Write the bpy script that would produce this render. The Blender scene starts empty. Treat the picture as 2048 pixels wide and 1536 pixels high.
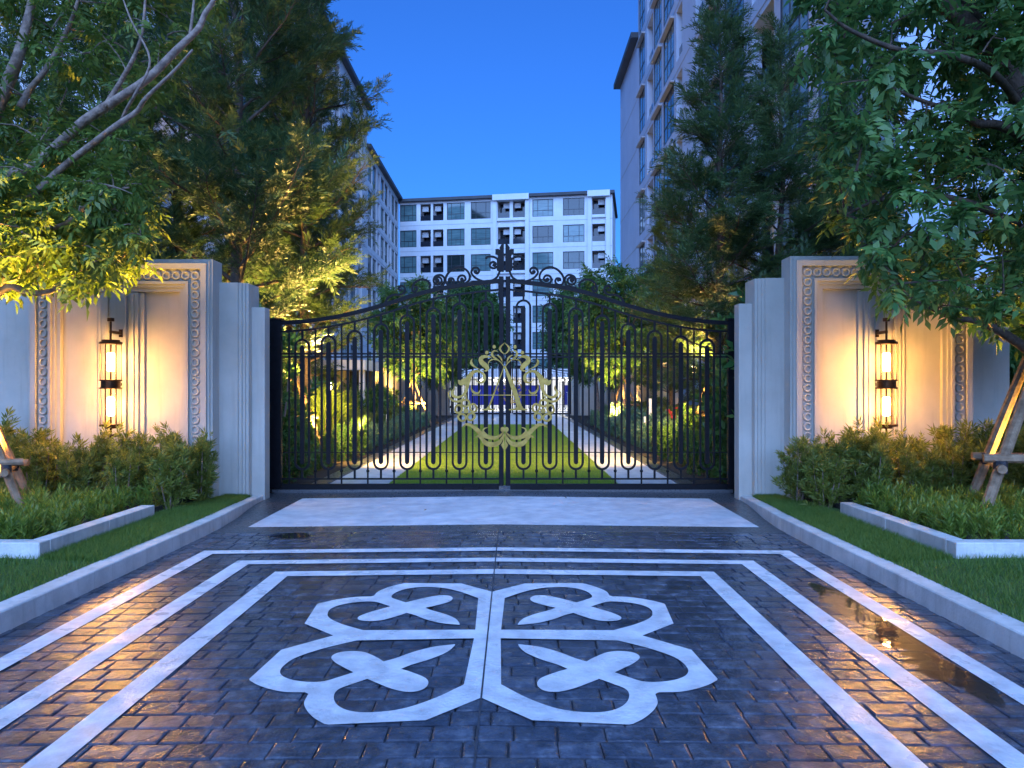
import bpy, bmesh, math, random
import numpy as np
from mathutils import Vector, Matrix
from mathutils.geometry import tessellate_polygon

R = math.radians
SC = bpy.context.scene
COL = SC.collection

# ------------------------------------------------------------------ camera, sky, light, exposure
CX, CH, F = 0.15, 1.5, 1500.0          # camera x, height, focal length in photo pixels
VX, VY = 1026.0, 776.0                 # vanishing point of the driveway in the photo
cam_d = bpy.data.cameras.new('camera')
cam = bpy.data.objects.new('camera', cam_d)
COL.objects.link(cam)
cam.location = (CX, 0, CH)
cam.rotation_euler = (R(90), 0, 0)
cam_d.sensor_width = 36
cam_d.lens = F / 2048 * 36
cam_d.shift_x = (1024 - VX) / 2048
cam_d.shift_y = (VY - 768) / 2048
cam_d.clip_start = 0.05
cam_d.clip_end = 5000
SC.camera = cam

SUN_EL, SUN_ROT = R(5.0), R(180)
world = bpy.data.worlds.new('World')
SC.world = world
world.use_nodes = True
wn = world.node_tree
bg = wn.nodes['Background']
sky = wn.nodes.new('ShaderNodeTexSky')
sky.sky_type = 'NISHITA'
sky.sun_disc = False
sky.sun_elevation = SUN_EL
sky.sun_rotation = SUN_ROT
sky.altitude = 0
sky.air_density = 1.0
sky.dust_density = 0.2
sky.ozone_density = 6.0
tint = wn.nodes.new('ShaderNodeMix')
tint.data_type = 'RGBA'
tint.blend_type = 'MULTIPLY'
tint.inputs[0].default_value = 1.0
tint.inputs[7].default_value = (0.56, 0.43, 0.58, 1)     # blue hour white balance, the same all over the sky
wn.links.new(sky.outputs[0], tint.inputs[6])
wn.links.new(tint.outputs[2], bg.inputs[0])
bg.inputs[1].default_value = 0.15

sun_d = bpy.data.lights.new('afterglow', 'SUN')          # soft glow of the set sun, behind the camera
sun_d.energy = 1.5
sun_d.angle = R(70)
sun_d.color = (0.275, 0.49, 1.0)
sun = bpy.data.objects.new('afterglow', sun_d)
COL.objects.link(sun)
sun.rotation_euler = (R(52), 0, R(-4))

SC.view_settings.view_transform = 'Standard'
SC.view_settings.look = 'None'
SC.view_settings.exposure = 2.2
SC.view_settings.gamma = 1
SC.cycles.use_denoising = True
SC.cycles.max_bounces = 5
SC.cycles.diffuse_bounces = 3
SC.cycles.glossy_bounces = 3
SC.cycles.transparent_max_bounces = 8
SC.cycles.sample_clamp_indirect = 4.0
SC.cycles.caustics_reflective = False
SC.cycles.caustics_refractive = False

WARM = (1.0, 0.60, 0.15)
AMBER = (1.0, 0.41, 0.02)

def px(x, y, Y):
    "photo pixel at distance Y -> point"
    return Vector((CX + (x - VX) * Y / F, Y, CH - (y - VY) * Y / F))

# ------------------------------------------------------------------ materials
def newmat(name):
    m = bpy.data.materials.new(name)
    m.use_nodes = True
    nt = m.node_tree
    return m, nt, nt.nodes['Principled BSDF']

def N(nt, t, **kw):
    n = nt.nodes.new(t)
    for k, v in kw.items():
        setattr(n, k, v)
    return n

def surf(name, c1, c2=None, rough=0.5, rough2=None, scale=6.0, bump=0.0, bscale=40.0, metal=0.0, spec=0.5, obj_var=0.0, coords='Object', detail=6, coat=0.0):
    m, nt, p = newmat(name)
    L = nt.links.new
    tc = N(nt, 'ShaderNodeTexCoord')
    vec = tc.outputs[coords]
    if coords == 'World':
        pass
    no = N(nt, 'ShaderNodeTexNoise')
    no.inputs['Scale'].default_value = scale
    no.inputs['Detail'].default_value = detail
    no.inputs['Roughness'].default_value = 0.62
    L(vec, no.inputs['Vector'])
    cr = N(nt, 'ShaderNodeValToRGB')
    cr.color_ramp.elements[0].position = 0.36
    cr.color_ramp.elements[1].position = 0.66
    cr.color_ramp.elements[0].color = (*c1, 1)
    cr.color_ramp.elements[1].color = (*(c2 or c1), 1)
    L(no.outputs[0], cr.inputs[0])
    col = cr.outputs[0]
    if obj_var:
        oi = N(nt, 'ShaderNodeObjectInfo')
        mr = N(nt, 'ShaderNodeMapRange')
        mr.inputs[3].default_value = 1 - obj_var
        mr.inputs[4].default_value = 1 + obj_var
        L(oi.outputs['Random'], mr.inputs[0])
        hs = N(nt, 'ShaderNodeHueSaturation')
        L(col, hs.inputs['Color'])
        L(mr.outputs[0], hs.inputs['Value'])
        col = hs.outputs[0]
    L(col, p.inputs['Base Color'])
    if rough2 is not None:
        n2 = N(nt, 'ShaderNodeTexNoise')
        n2.inputs['Scale'].default_value = scale * 0.7
        n2.inputs['Detail'].default_value = 4
        L(vec, n2.inputs['Vector'])
        r2 = N(nt, 'ShaderNodeMapRange')
        r2.inputs[1].default_value = 0.35
        r2.inputs[2].default_value = 0.65
        r2.inputs[3].default_value = rough
        r2.inputs[4].default_value = rough2
        L(n2.outputs[0], r2.inputs[0])
        L(r2.outputs[0], p.inputs['Roughness'])
    else:
        p.inputs['Roughness'].default_value = rough
    p.inputs['Metallic'].default_value = metal
    p.inputs['Specular IOR Level'].default_value = spec
    p.inputs['Coat Weight'].default_value = coat
    if bump:
        nb = N(nt, 'ShaderNodeTexNoise')
        nb.inputs['Scale'].default_value = bscale
        nb.inputs['Detail'].default_value = 5
        L(vec, nb.inputs['Vector'])
        b = N(nt, 'ShaderNodeBump')
        b.inputs['Strength'].default_value = bump
        b.inputs['Distance'].default_value = 0.02
        L(nb.outputs[0], b.inputs['Height'])
        L(b.outputs[0], p.inputs['Normal'])
    return m

def leafmat(name, c1, c2, trans=0.35, rough=0.42, spec=0.4):
    m, nt, p = newmat(name)
    L = nt.links.new
    g = N(nt, 'ShaderNodeNewGeometry')
    cr = N(nt, 'ShaderNodeValToRGB')
    cr.color_ramp.elements[0].color = (*c1, 1)
    cr.color_ramp.elements[1].color = (*c2, 1)
    L(g.outputs['Random Per Island'], cr.inputs[0])
    L(cr.outputs[0], p.inputs['Base Color'])
    p.inputs['Roughness'].default_value = rough
    p.inputs['Specular IOR Level'].default_value = spec
    tr = N(nt, 'ShaderNodeBsdfTranslucent')
    hs = N(nt, 'ShaderNodeHueSaturation')
    hs.inputs['Value'].default_value = 1.5
    L(cr.outputs[0], hs.inputs['Color'])
    L(hs.outputs[0], tr.inputs[0])
    mx = N(nt, 'ShaderNodeMixShader')
    mx.inputs[0].default_value = trans
    L(p.outputs[0], mx.inputs[1])
    L(tr.outputs[0], mx.inputs[2])
    L(mx.outputs[0], nt.nodes['Material Output'].inputs[0])
    return m

def emit(name, col, strength):
    m, nt, p = newmat(name)
    p.inputs['Base Color'].default_value = (*col, 1)
    p.inputs['Emission Color'].default_value = (*col, 1)
    p.inputs['Emission Strength'].default_value = strength
    return m

def thin_glass(name, col=(1, 1, 1), refl=0.08):
    m, nt, p = newmat(name)
    L = nt.links.new
    t = N(nt, 'ShaderNodeBsdfTransparent')
    t.inputs[0].default_value = (*col, 1)
    gl = N(nt, 'ShaderNodeBsdfGlossy')
    gl.inputs['Roughness'].default_value = 0.03
    lw = N(nt, 'ShaderNodeLayerWeight')
    lw.inputs[0].default_value = 0.25
    mr = N(nt, 'ShaderNodeMapRange')
    mr.inputs[3].default_value = refl * 0.5
    mr.inputs[4].default_value = refl * 6
    L(lw.outputs['Facing'], mr.inputs[0])
    mx = N(nt, 'ShaderNodeMixShader')
    L(mr.outputs[0], mx.inputs[0])
    L(t.outputs[0], mx.inputs[1])
    L(gl.outputs[0], mx.inputs[2])
    L(mx.outputs[0], nt.nodes['Material Output'].inputs[0])
    return m

def brick_mat():
    "wet stamped concrete: dark slate with brown and grey release stains, glossier where it is wetter"
    m, nt, p = newmat('stamped_concrete')
    L = nt.links.new
    g = N(nt, 'ShaderNodeNewGeometry')
    pos = g.outputs['Position']
    def noise(sc, det, rough=0.6):
        n = N(nt, 'ShaderNodeTexNoise')
        n.inputs['Scale'].default_value = sc
        n.inputs['Detail'].default_value = det
        n.inputs['Roughness'].default_value = rough
        L(pos, n.inputs['Vector'])
        return n.outputs[0]
    cr = N(nt, 'ShaderNodeValToRGB')
    e = cr.color_ramp.elements
    e[0].position = 0.33; e[0].color = (0.020, 0.024, 0.034, 1)
    e[1].position = 0.70; e[1].color = (0.130, 0.142, 0.170, 1)
    k = cr.color_ramp.elements.new(0.52); k.color = (0.054, 0.061, 0.082, 1)
    L(noise(9, 8, 0.7), cr.inputs[0])
    br = N(nt, 'ShaderNodeMix'); br.data_type = 'RGBA'
    br.inputs[7].default_value = (0.085, 0.072, 0.068, 1)
    rr = N(nt, 'ShaderNodeMapRange')
    rr.inputs[1].default_value = 0.50; rr.inputs[2].default_value = 0.72; rr.inputs[4].default_value = 0.35
    L(noise(1.3, 3), rr.inputs[0]); L(rr.outputs[0], br.inputs[0]); L(cr.outputs[0], br.inputs[6])
    oi = N(nt, 'ShaderNodeNewGeometry')
    mv = N(nt, 'ShaderNodeMapRange'); mv.inputs[3].default_value = 0.70; mv.inputs[4].default_value = 1.30
    L(oi.outputs['Random Per Island'], mv.inputs[0])
    ob = N(nt, 'ShaderNodeObjectInfo')
    mo = N(nt, 'ShaderNodeMapRange'); mo.inputs[3].default_value = 0.8; mo.inputs[4].default_value = 1.25
    L(ob.outputs['Random'], mo.inputs[0])
    hs = N(nt, 'ShaderNodeHueSaturation')
    mm = N(nt, 'ShaderNodeMath'); mm.operation = 'MULTIPLY'
    L(mv.outputs[0], mm.inputs[0]); L(mo.outputs[0], mm.inputs[1])
    L(br.outputs[2], hs.inputs['Color']); L(mm.outputs[0], hs.inputs['Value'])
    # pale scuffs
    sc = N(nt, 'ShaderNodeMix'); sc.data_type = 'RGBA'
    sc.inputs[7].default_value = (0.30, 0.30, 0.30, 1)
    s1 = N(nt, 'ShaderNodeMapRange')
    s1.inputs[1].default_value = 0.66; s1.inputs[2].default_value = 0.80; s1.inputs[4].default_value = 0.55
    L(noise(4.5, 9, 0.75), s1.inputs[0])
    L(s1.outputs[0], sc.inputs[0]); L(hs.outputs[0], sc.inputs[6])
    L(sc.outputs[2], p.inputs['Base Color'])
    wr = N(nt, 'ShaderNodeMapRange')
    wr.inputs[1].default_value = 0.35; wr.inputs[2].default_value = 0.65
    wr.inputs[3].default_value = 0.07; wr.inputs[4].default_value = 0.32
    L(noise(1.1, 5), wr.inputs[0]); L(wr.outputs[0], p.inputs['Roughness'])
    p.inputs['Specular IOR Level'].default_value = 0.75
    b1 = N(nt, 'ShaderNodeBump'); b1.inputs['Strength'].default_value = 0.55; b1.inputs['Distance'].default_value = 0.012
    L(noise(22, 6, 0.6), b1.inputs['Height'])
    b2 = N(nt, 'ShaderNodeBump'); b2.inputs['Strength'].default_value = 0.25; b2.inputs['Distance'].default_value = 0.004
    L(noise(120, 3), b2.inputs['Height']); L(b1.outputs[0], b2.inputs['Normal'])
    L(b2.outputs[0], p.inputs['Normal'])
    return m

def band_mat():
    m = surf('white_paving', (0.52, 0.52, 0.525), (0.78, 0.78, 0.79), rough=0.22, rough2=0.5, scale=7, bump=0.25, bscale=45, detail=10)
    return m

M = {}
M['brick'] = brick_mat()
M['mortar'] = surf('mortar', (0.030, 0.033, 0.040), (0.06, 0.063, 0.072), rough=0.5, scale=8, bump=0.3)
M['band'] = band_mat()
M['marble'] = surf('marble_tile', (0.46, 0.46, 0.48), (0.66, 0.65, 0.65), rough=0.36, rough2=0.55, scale=5, obj_var=0.07, detail=9, bump=0.06, bscale=30)
M['granite'] = surf('dark_granite', (0.045, 0.047, 0.052), (0.085, 0.087, 0.092), rough=0.25, rough2=0.45, scale=30, bump=0.1, bscale=80, obj_var=0.12)
M['stucco'] = surf('stucco', (0.425, 0.40, 0.345), (0.49, 0.465, 0.405), rough=0.75, scale=2.2, bump=0.10, bscale=160)
M['curb'] = surf('curb_stone', (0.48, 0.47, 0.44), (0.66, 0.64, 0.60), rough=0.7, scale=4, bump=0.3, bscale=60, detail=10)
M['soil'] = surf('soil', (0.020, 0.014, 0.010), (0.05, 0.038, 0.026), rough=0.95, scale=14, bump=0.8, bscale=30)
M['iron'] = surf('black_iron', (0.003, 0.0035, 0.005), (0.006, 0.0065, 0.009), rough=0.45, scale=12, spec=0.14)
M['gold'] = surf('gold_plate', (0.24, 0.155, 0.028), (0.38, 0.265, 0.06), rough=0.36, rough2=0.52, scale=12, metal=0.7)
M['bronze'] = surf('bronze', (0.05, 0.025, 0.012), (0.11, 0.055, 0.025), rough=0.38, scale=20, metal=0.8)
M['lamp_glass'] = thin_glass('lamp_glass', (1, 0.97, 0.9))
M['bulb'] = emit('lit_bulb', (1.0, 0.60, 0.20), 34)
M['flood_lens'] = emit('lit_lens', (1.0, 0.70, 0.30), 18)
M['cool_light'] = emit('lit_tube', (1.0, 0.98, 0.92), 7)
M['wood'] = surf('pole_wood', (0.16, 0.095, 0.05), (0.34, 0.22, 0.13), rough=0.75, scale=9, bump=0.5, bscale=25)
M['bark'] = surf('bark', (0.15, 0.105, 0.080), (0.36, 0.26, 0.20), rough=0.8, scale=14, bump=0.6, bscale=30)
M['bark_dark'] = surf('dark_bark', (0.05, 0.034, 0.024), (0.12, 0.08, 0.055), rough=0.85, scale=14, bump=0.6, bscale=30)
M['leaf_a'] = leafmat('broad_leaf', (0.070, 0.135, 0.026), (0.17, 0.23, 0.04))
M['leaf_b'] = leafmat('deep_broad_leaf', (0.040, 0.12, 0.032), (0.13, 0.23, 0.055))
M['leaf_c'] = leafmat('strap_leaf', (0.036, 0.085, 0.034), (0.11, 0.165, 0.052), trans=0.32)
M['leaf_s'] = leafmat('shrub_leaf', (0.10, 0.145, 0.024), (0.25, 0.27, 0.05), trans=0.35)
M['leaf_f'] = leafmat('fern_leaf', (0.090, 0.155, 0.020), (0.20, 0.27, 0.040), trans=0.35)
M['leaf_h'] = leafmat('hedge_leaf', (0.08, 0.18, 0.11), (0.17, 0.29, 0.18), trans=0.3)
M['leaf_y'] = leafmat('yellow_green_leaf', (0.07, 0.12, 0.03), (0.17, 0.22, 0.06), trans=0.3)
M['flower'] = leafmat('red_petal', (0.35, 0.03, 0.05), (0.5, 0.07, 0.1), trans=0.3)
M['grass'] = leafmat('grass_blade', (0.040, 0.105, 0.014), (0.17, 0.25, 0.04), trans=0.35, rough=0.55)
M['turf'] = surf('turf', (0.030, 0.075, 0.012), (0.09, 0.15, 0.025), rough=0.9, scale=30, bump=0.8, bscale=90)
M['lawn'] = surf('lawn_turf', (0.15, 0.26, 0.028), (0.26, 0.34, 0.035), rough=0.9, scale=3, bump=0.8, bscale=90)
M['slab'] = surf('path_stone', (0.56, 0.55, 0.54), (0.74, 0.73, 0.71), rough=0.45, scale=4, bump=0.15, obj_var=0.1)
M['beige'] = surf('beige_render', (0.48, 0.42, 0.34), (0.56, 0.50, 0.41), rough=0.8, scale=1.5, bump=0.1)
M['bwhite'] = surf('building_white', (0.60, 0.61, 0.63), (0.68, 0.69, 0.70), rough=0.75, scale=0.6, bump=0.05)
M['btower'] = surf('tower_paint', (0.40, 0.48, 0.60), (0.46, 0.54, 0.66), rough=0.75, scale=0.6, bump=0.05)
M['bgrey'] = surf('building_grey', (0.34, 0.35, 0.37), (0.40, 0.41, 0.43), rough=0.7, scale=0.6)
M['bdark'] = surf('building_dark', (0.03, 0.033, 0.038), (0.05, 0.052, 0.06), rough=0.6, scale=1)
M['frame'] = surf('window_frame', (0.02, 0.024, 0.03), (0.03, 0.034, 0.04), rough=0.4, scale=3)
M['ac'] = surf('ac_white', (0.5, 0.51, 0.52), (0.6, 0.6, 0.6), rough=0.5, scale=5)
M['blue'] = surf('blue_panel', (0.012, 0.02, 0.24), (0.02, 0.03, 0.34), rough=0.45, scale=2)
M['white'] = surf('white_paint', (0.72, 0.72, 0.72), (0.8, 0.8, 0.8), rough=0.5, scale=6)
M['black_wrap'] = surf('black_wrap', (0.015, 0.015, 0.02), (0.03, 0.03, 0.035), rough=0.45, scale=12, bump=0.3)
M['dead_leaf'] = surf('dry_leaf', (0.10, 0.055, 0.02), (0.16, 0.10, 0.035), rough=0.7)
M['ink'] = surf('ink', (0.02, 0.02, 0.02), rough=0.6)

def weather(m, col=(0.30, 0.27, 0.23), amt=0.5):
    "vertical rain streaks and grime, laid over a wall material's colour"
    nt = m.node_tree; L = nt.links.new; p = nt.nodes['Principled BSDF']
    src = p.inputs['Base Color'].links[0].from_socket
    g = N(nt, 'ShaderNodeNewGeometry'); mp = N(nt, 'ShaderNodeMapping')
    mp.inputs['Scale'].default_value = (7, 7, 0.55)
    L(g.outputs['Position'], mp.inputs[0])
    n = N(nt, 'ShaderNodeTexNoise'); n.inputs['Scale'].default_value = 1.6; n.inputs['Detail'].default_value = 7; n.inputs['Roughness'].default_value = 0.65
    L(mp.outputs[0], n.inputs['Vector'])
    r = N(nt, 'ShaderNodeMapRange'); r.inputs[1].default_value = 0.52; r.inputs[2].default_value = 0.78; r.inputs[4].default_value = amt
    L(n.outputs[0], r.inputs[0])
    x = N(nt, 'ShaderNodeMix'); x.data_type = 'RGBA'; x.inputs[7].default_value = (*col, 1)
    L(r.outputs[0], x.inputs[0]); L(src, x.inputs[6]); L(x.outputs[2], p.inputs['Base Color'])
weather(M['stucco'])
weather(M['curb'], (0.22, 0.21, 0.18), 0.6)
weather(M['bwhite'], (0.40, 0.40, 0.40), 0.35)
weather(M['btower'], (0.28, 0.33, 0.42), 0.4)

def glass_mat(name, c1, c2):
    m, nt, p = newmat(name)
    L = nt.links.new
    oi = N(nt, 'ShaderNodeObjectInfo')
    tc = N(nt, 'ShaderNodeTexCoord')
    wv = N(nt, 'ShaderNodeTexNoise')                 # drawn blinds and curtains behind the glass
    mp = N(nt, 'ShaderNodeMapping')
    mp.inputs['Scale'].default_value = (0.7, 1, 5.0)
    L(tc.outputs['Object'], mp.inputs[0]); L(oi.outputs['Location'], mp.inputs[1])
    L(mp.outputs[0], wv.inputs['Vector'])
    wv.inputs['Scale'].default_value = 1.3
    cr = N(nt, 'ShaderNodeValToRGB')
    cr.color_ramp.elements[0].color = (*c1, 1); cr.color_ramp.elements[0].position = 0.3
    cr.color_ramp.elements[1].color = (*c2, 1); cr.color_ramp.elements[1].position = 0.7
    L(wv.outputs[0], cr.inputs[0])
    mr = N(nt, 'ShaderNodeMapRange')
    mr.inputs[1].default_value = 0.1; mr.inputs[2].default_value = 0.35
    mr.inputs[3].default_value = 0.15; mr.inputs[4].default_value = 1.0
    L(oi.outputs['Random'], mr.inputs[0])
    hs = N(nt, 'ShaderNodeHueSaturation')
    L(cr.outputs[0], hs.inputs['Color']); L(mr.outputs[0], hs.inputs['Value'])
    L(hs.outputs[0], p.inputs['Base Color'])
    p.inputs['Roughness'].default_value = 0.06
    p.inputs['Specular IOR Level'].default_value = 0.6
    return m
M['pane'] = glass_mat('window_glass', (0.07, 0.135, 0.14), (0.13, 0.22, 0.22))
M['pane_sky'] = glass_mat('tower_glass', (0.10, 0.18, 0.20), (0.18, 0.28, 0.30))
M['door_glass'] = surf('dark_glass', (0.012, 0.015, 0.022), (0.02, 0.025, 0.035), rough=0.08, scale=2)

def water_mat():
    m, nt, p = newmat('puddle_water')
    p.inputs['Base Color'].default_value = (0.02, 0.018, 0.016, 1)
    p.inputs['Roughness'].default_value = 0.02
    p.inputs['Alpha'].default_value = 0.75
    p.inputs['Specular IOR Level'].default_value = 1.0
    L = nt.links.new
    tc = N(nt, 'ShaderNodeTexCoord')
    no = N(nt, 'ShaderNodeTexNoise')
    no.inputs['Scale'].default_value = 14
    L(tc.outputs['Object'], no.inputs['Vector'])
    b = N(nt, 'ShaderNodeBump')
    b.inputs['Strength'].default_value = 0.05
    b.inputs['Distance'].default_value = 0.01
    L(no.outputs[0], b.inputs['Height'])
    L(b.outputs[0], p.inputs['Normal'])
    return m
M['water'] = water_mat()

# ------------------------------------------------------------------ mesh helpers
def tag(o, label=None, cat=None, group=None, kind=None):
    if label: o['label'] = label
    if cat: o['category'] = cat
    if group: o['group'] = group
    if kind: o['kind'] = kind
    return o

def empty(name, loc=(0, 0, 0), label=None, cat=None, group=None, parent=None, kind=None):
    o = bpy.data.objects.new(name, None)
    COL.objects.link(o)
    o.location = loc
    o.empty_display_size = 0.1
    if parent: o.parent = parent
    return tag(o, label, cat, group, kind)

def link(name, me, mat=None, parent=None, loc=(0, 0, 0), world_space=True):
    "one mesh object; vertices are in world space, so a parent's offset is taken off"
    o = bpy.data.objects.new(name, me)
    COL.objects.link(o)
    if mat and not me.materials:
        me.materials.append(mat)
    if parent:
        o.parent = parent
        o.location = Vector(loc)
        if world_space:
            off = Vector(parent.location)
            q = parent.parent
            while q:
                off += Vector(q.location)
                q = q.parent
            o.location = Vector(loc) - off
    else:
        o.location = loc
    return o

class MB:
    def __init__(s):
        s.v = []; s.f = []
    def add(s, vs, fs):
        k = len(s.v)
        s.v += [tuple(v) for v in vs]
        s.f += [tuple(i + k for i in f) for f in fs]
        return s
    def box(s, x0, x1, y0, y1, z0, z1):
        x0, x1 = min(x0, x1), max(x0, x1); y0, y1 = min(y0, y1), max(y0, y1); z0, z1 = min(z0, z1), max(z0, z1)
        return s.add([(x0, y0, z0), (x1, y0, z0), (x1, y1, z0), (x0, y1, z0), (x0, y0, z1), (x1, y0, z1), (x1, y1, z1), (x0, y1, z1)],
                     [(0, 3, 2, 1), (4, 5, 6, 7), (0, 1, 5, 4), (1, 2, 6, 5), (2, 3, 7, 6), (3, 0, 4, 7)])
    def tube(s, pts, rads, n=6, cap=True):
        pts = [Vector(p) for p in pts]
        if not hasattr(rads, '__len__'): rads = [rads] * len(pts)
        vs = []; fs = []
        up = Vector((0.31, 0.22, 0.92)).normalized()
        for i, p in enumerate(pts):
            d = (pts[min(i + 1, len(pts) - 1)] - pts[max(i - 1, 0)])
            if d.length < 1e-9: d = Vector((0, 0, 1))
            d.normalize()
            a = d.cross(up)
            if a.length < 0.05: a = d.cross(Vector((1, 0, 0)))
            a.normalize(); b = d.cross(a)
            up = b.cross(d) * -1 if False else up
            for j in range(n):
                t = 2 * math.pi * j / n
                vs.append(p + (a * math.cos(t) + b * math.sin(t)) * rads[i])
        for i in range(len(pts) - 1):
            for j in range(n):
                k = (j + 1) % n
                fs.append((i * n + j, i * n + k, (i + 1) * n + k, (i + 1) * n + j))
        if cap:
            fs.append(tuple(range(n - 1, -1, -1)))
            fs.append(tuple((len(pts) - 1) * n + j for j in range(n)))
        return s.add(vs, fs)
    def cyl(s, c, r, z0, z1, n=20, r2=None):
        r2 = r if r2 is None else r2
        vs = []; fs = []
        for z, q in ((z0, r), (z1, r2)):
            for j in range(n):
                t = 2 * math.pi * j / n
                vs.append((c[0] + q * math.cos(t), c[1] + q * math.sin(t), z))
        for j in range(n):
            k = (j + 1) % n
            fs.append((j, k, n + k, n + j))
        fs.append(tuple(range(n - 1, -1, -1))); fs.append(tuple(range(n, 2 * n)))
        return s.add(vs, fs)
    def ribbon(s, pts, w, y0, y1, closed=False):
        "flat bar in the x-z plane between depths y0 and y1 with in-plane width w (number or list)"
        pts = [Vector((p[0], p[1])) for p in pts]
        n = len(pts)
        if not hasattr(w, '__len__'): w = [w] * n
        vs = []; fs = []
        for i, p in enumerate(pts):
            if closed: d = pts[(i + 1) % n] - pts[i - 1]
            else: d = pts[min(i + 1, n - 1)] - pts[max(i - 1, 0)]
            if d.length < 1e-9: d = Vector((1, 0))
            d.normalize()
            q = Vector((-d.y, d.x)) * (max(w[i], 0.0015) / 2)
            for y in (y0, y1):
                vs.append((p.x + q.x, y, p.y + q.y)); vs.append((p.x - q.x, y, p.y - q.y))
        m = n if closed else n - 1
        for i in range(m):
            a = i * 4; b = ((i + 1) % n) * 4
            fs += [(a, b, b + 1, a + 1), (a + 2, a + 3, b + 3, b + 2), (a, a + 2, b + 2, b), (a + 1, b + 1, b + 3, a + 3)]
        if not closed:
            e = (n - 1) * 4
            fs += [(0, 1, 3, 2), (e, e + 2, e + 3, e + 1)]
        return s.add(vs, fs)
    def plate(s, poly, y0, y1):
        "prism of a polygon in the x-z plane"
        n = len(poly)
        tri = tessellate_polygon([[Vector((p[0], p[1], 0)) for p in poly]])
        vs = [(p[0], y0, p[1]) for p in poly] + [(p[0], y1, p[1]) for p in poly]
        fs = [tuple(t) for t in tri] + [tuple(i + n for i in reversed(t)) for t in tri]
        fs += [(i, (i + 1) % n, n + (i + 1) % n, n + i) for i in range(n)]
        return s.add(vs, fs)
    def mesh(s, name, smooth=False, fix=True, bevel=0.0):
        me = bpy.data.meshes.new(name)
        me.from_pydata(s.v, [], s.f)
        if fix or bevel:
            bm = bmesh.new(); bm.from_mesh(me)
            if bevel:
                bmesh.ops.bevel(bm, geom=list(bm.edges), offset=bevel, segments=1, affect='EDGES')
            bmesh.ops.recalc_face_normals(bm, faces=bm.faces)
            bm.to_mesh(me); bm.free()
        if smooth:
            me.polygons.foreach_set('use_smooth', [True] * len(me.polygons))
        me.update()
        return me
    def build(s, name, mat, parent=None, smooth=False, fix=True, bevel=0.0):
        return link(name, s.mesh(name, smooth, fix, bevel), mat, parent)

def cat_rom(pts, k=6, closed=False):
    "smooth curve through points of any dimension"
    P = [np.array(p, float) for p in pts]
    n = len(P); out = []
    m = n if closed else n - 1
    for i in range(m):
        p1 = P[i]; p2 = P[(i + 1) % n]
        p0 = P[i - 1] if (closed or i > 0) else 2 * p1 - p2
        p3 = P[(i + 2) % n] if (closed or i < n - 2) else 2 * p2 - p1
        for j in range(k):
            t = j / k
            out.append(0.5 * ((2 * p1) + (-p0 + p2) * t + (2 * p0 - 5 * p1 + 4 * p2 - p3) * t * t + (-p0 + 3 * p1 - 3 * p2 + p3) * t ** 3))
    if not closed: out.append(P[-1])
    return [tuple(p) for p in out]

def copy_tree(o, parent=None):
    c = o.copy(); COL.objects.link(c); c.parent = parent
    for ch in list(o.children): copy_tree(ch, c)
    return c

# ------------------------------------------------------------------ the driveway
def crown(x):
    return 0.034 * max(0.0, 1 - abs(x) / 3.0)
CR_SLOPE = math.atan(0.034 / 3.0)

def sheet(name, xs, y0, y1, dz, mat, parent=None, kind=None):
    vs = []; fs = []
    for x in xs:
        vs += [(x, y0, crown(x) + dz), (x, y1, crown(x) + dz)]
    for i in range(len(xs) - 1):
        fs.append((2 * i, 2 * i + 2, 2 * i + 3, 2 * i + 1))
    o = MB().add(vs, fs).build(name, mat, parent)
    if kind: o['kind'] = kind
    return o

g = MB().add([(-2500, -2500, -0.30), (2500, -2500, -0.30), (2500, 2500, -0.30), (-2500, 2500, -0.30)], [(0, 1, 2, 3)]).build('ground', M['soil'])
tag(g, 'dark bare ground around the drive and gardens', 'ground', kind='structure')

DRV = sheet('driveway', [-3.4, -3.0, 0, 3.0, 3.4], -5.0, 11.3, -0.014, M['mortar'])
tag(DRV, 'wet stamped concrete driveway with white inlaid bands and flower motif', 'driveway', kind='structure')

def in_poly(x, y, P):
    c = False; j = len(P) - 1
    for i in range(len(P)):
        if (P[i][1] > y) != (P[j][1] > y) and x < (P[j][0] - P[i][0]) * (y - P[i][1]) / (P[j][1] - P[i][1]) + P[i][0]:
            c = not c
        j = i
    return c

# flower motif, one quadrant (u, v), symmetric about its diagonal
MC = 4.46
half_out = [(0.0, 0.92), (0.235, 1.155), (0.655, 1.187)] + cat_rom([(0.675, 1.180), (0.735, 1.12), (0.79, 1.04), (0.826, 0.955), (0.834, 0.855)], 5)
q_out = half_out + [(b, a) for a, b in reversed(half_out)][1 if half_out[-1][0] == half_out[-1][1] else 0:]
lobe = cat_rom([(0.76, 0.092), (0.92, 0.22), (1.035, 0.36), (1.068, 0.50), (1.045, 0.60), (0.975, 0.67), (0.88, 0.705), (0.80, 0.700), (0.735, 0.645), (0.675, 0.585)], 5)[:-1] + \
       cat_rom([(0.675, 0.585), (0.735, 0.52), (0.80, 0.445), (0.842, 0.365), (0.828, 0.30), (0.76, 0.270), (0.675, 0.29), (0.59, 0.375), (0.545, 0.435)], 5)[:-1] + \
       cat_rom([(0.545, 0.435), (0.485, 0.385), (0.405, 0.295), (0.30, 0.215), (0.18, 0.175)], 5)
q_hole = [(0.078, 0.078)] + [(0.76, 0.092)] + lobe[1:] + [(b, a) for a, b in reversed(lobe)][1:]
q_frame = [(0, 0)] + q_out

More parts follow.
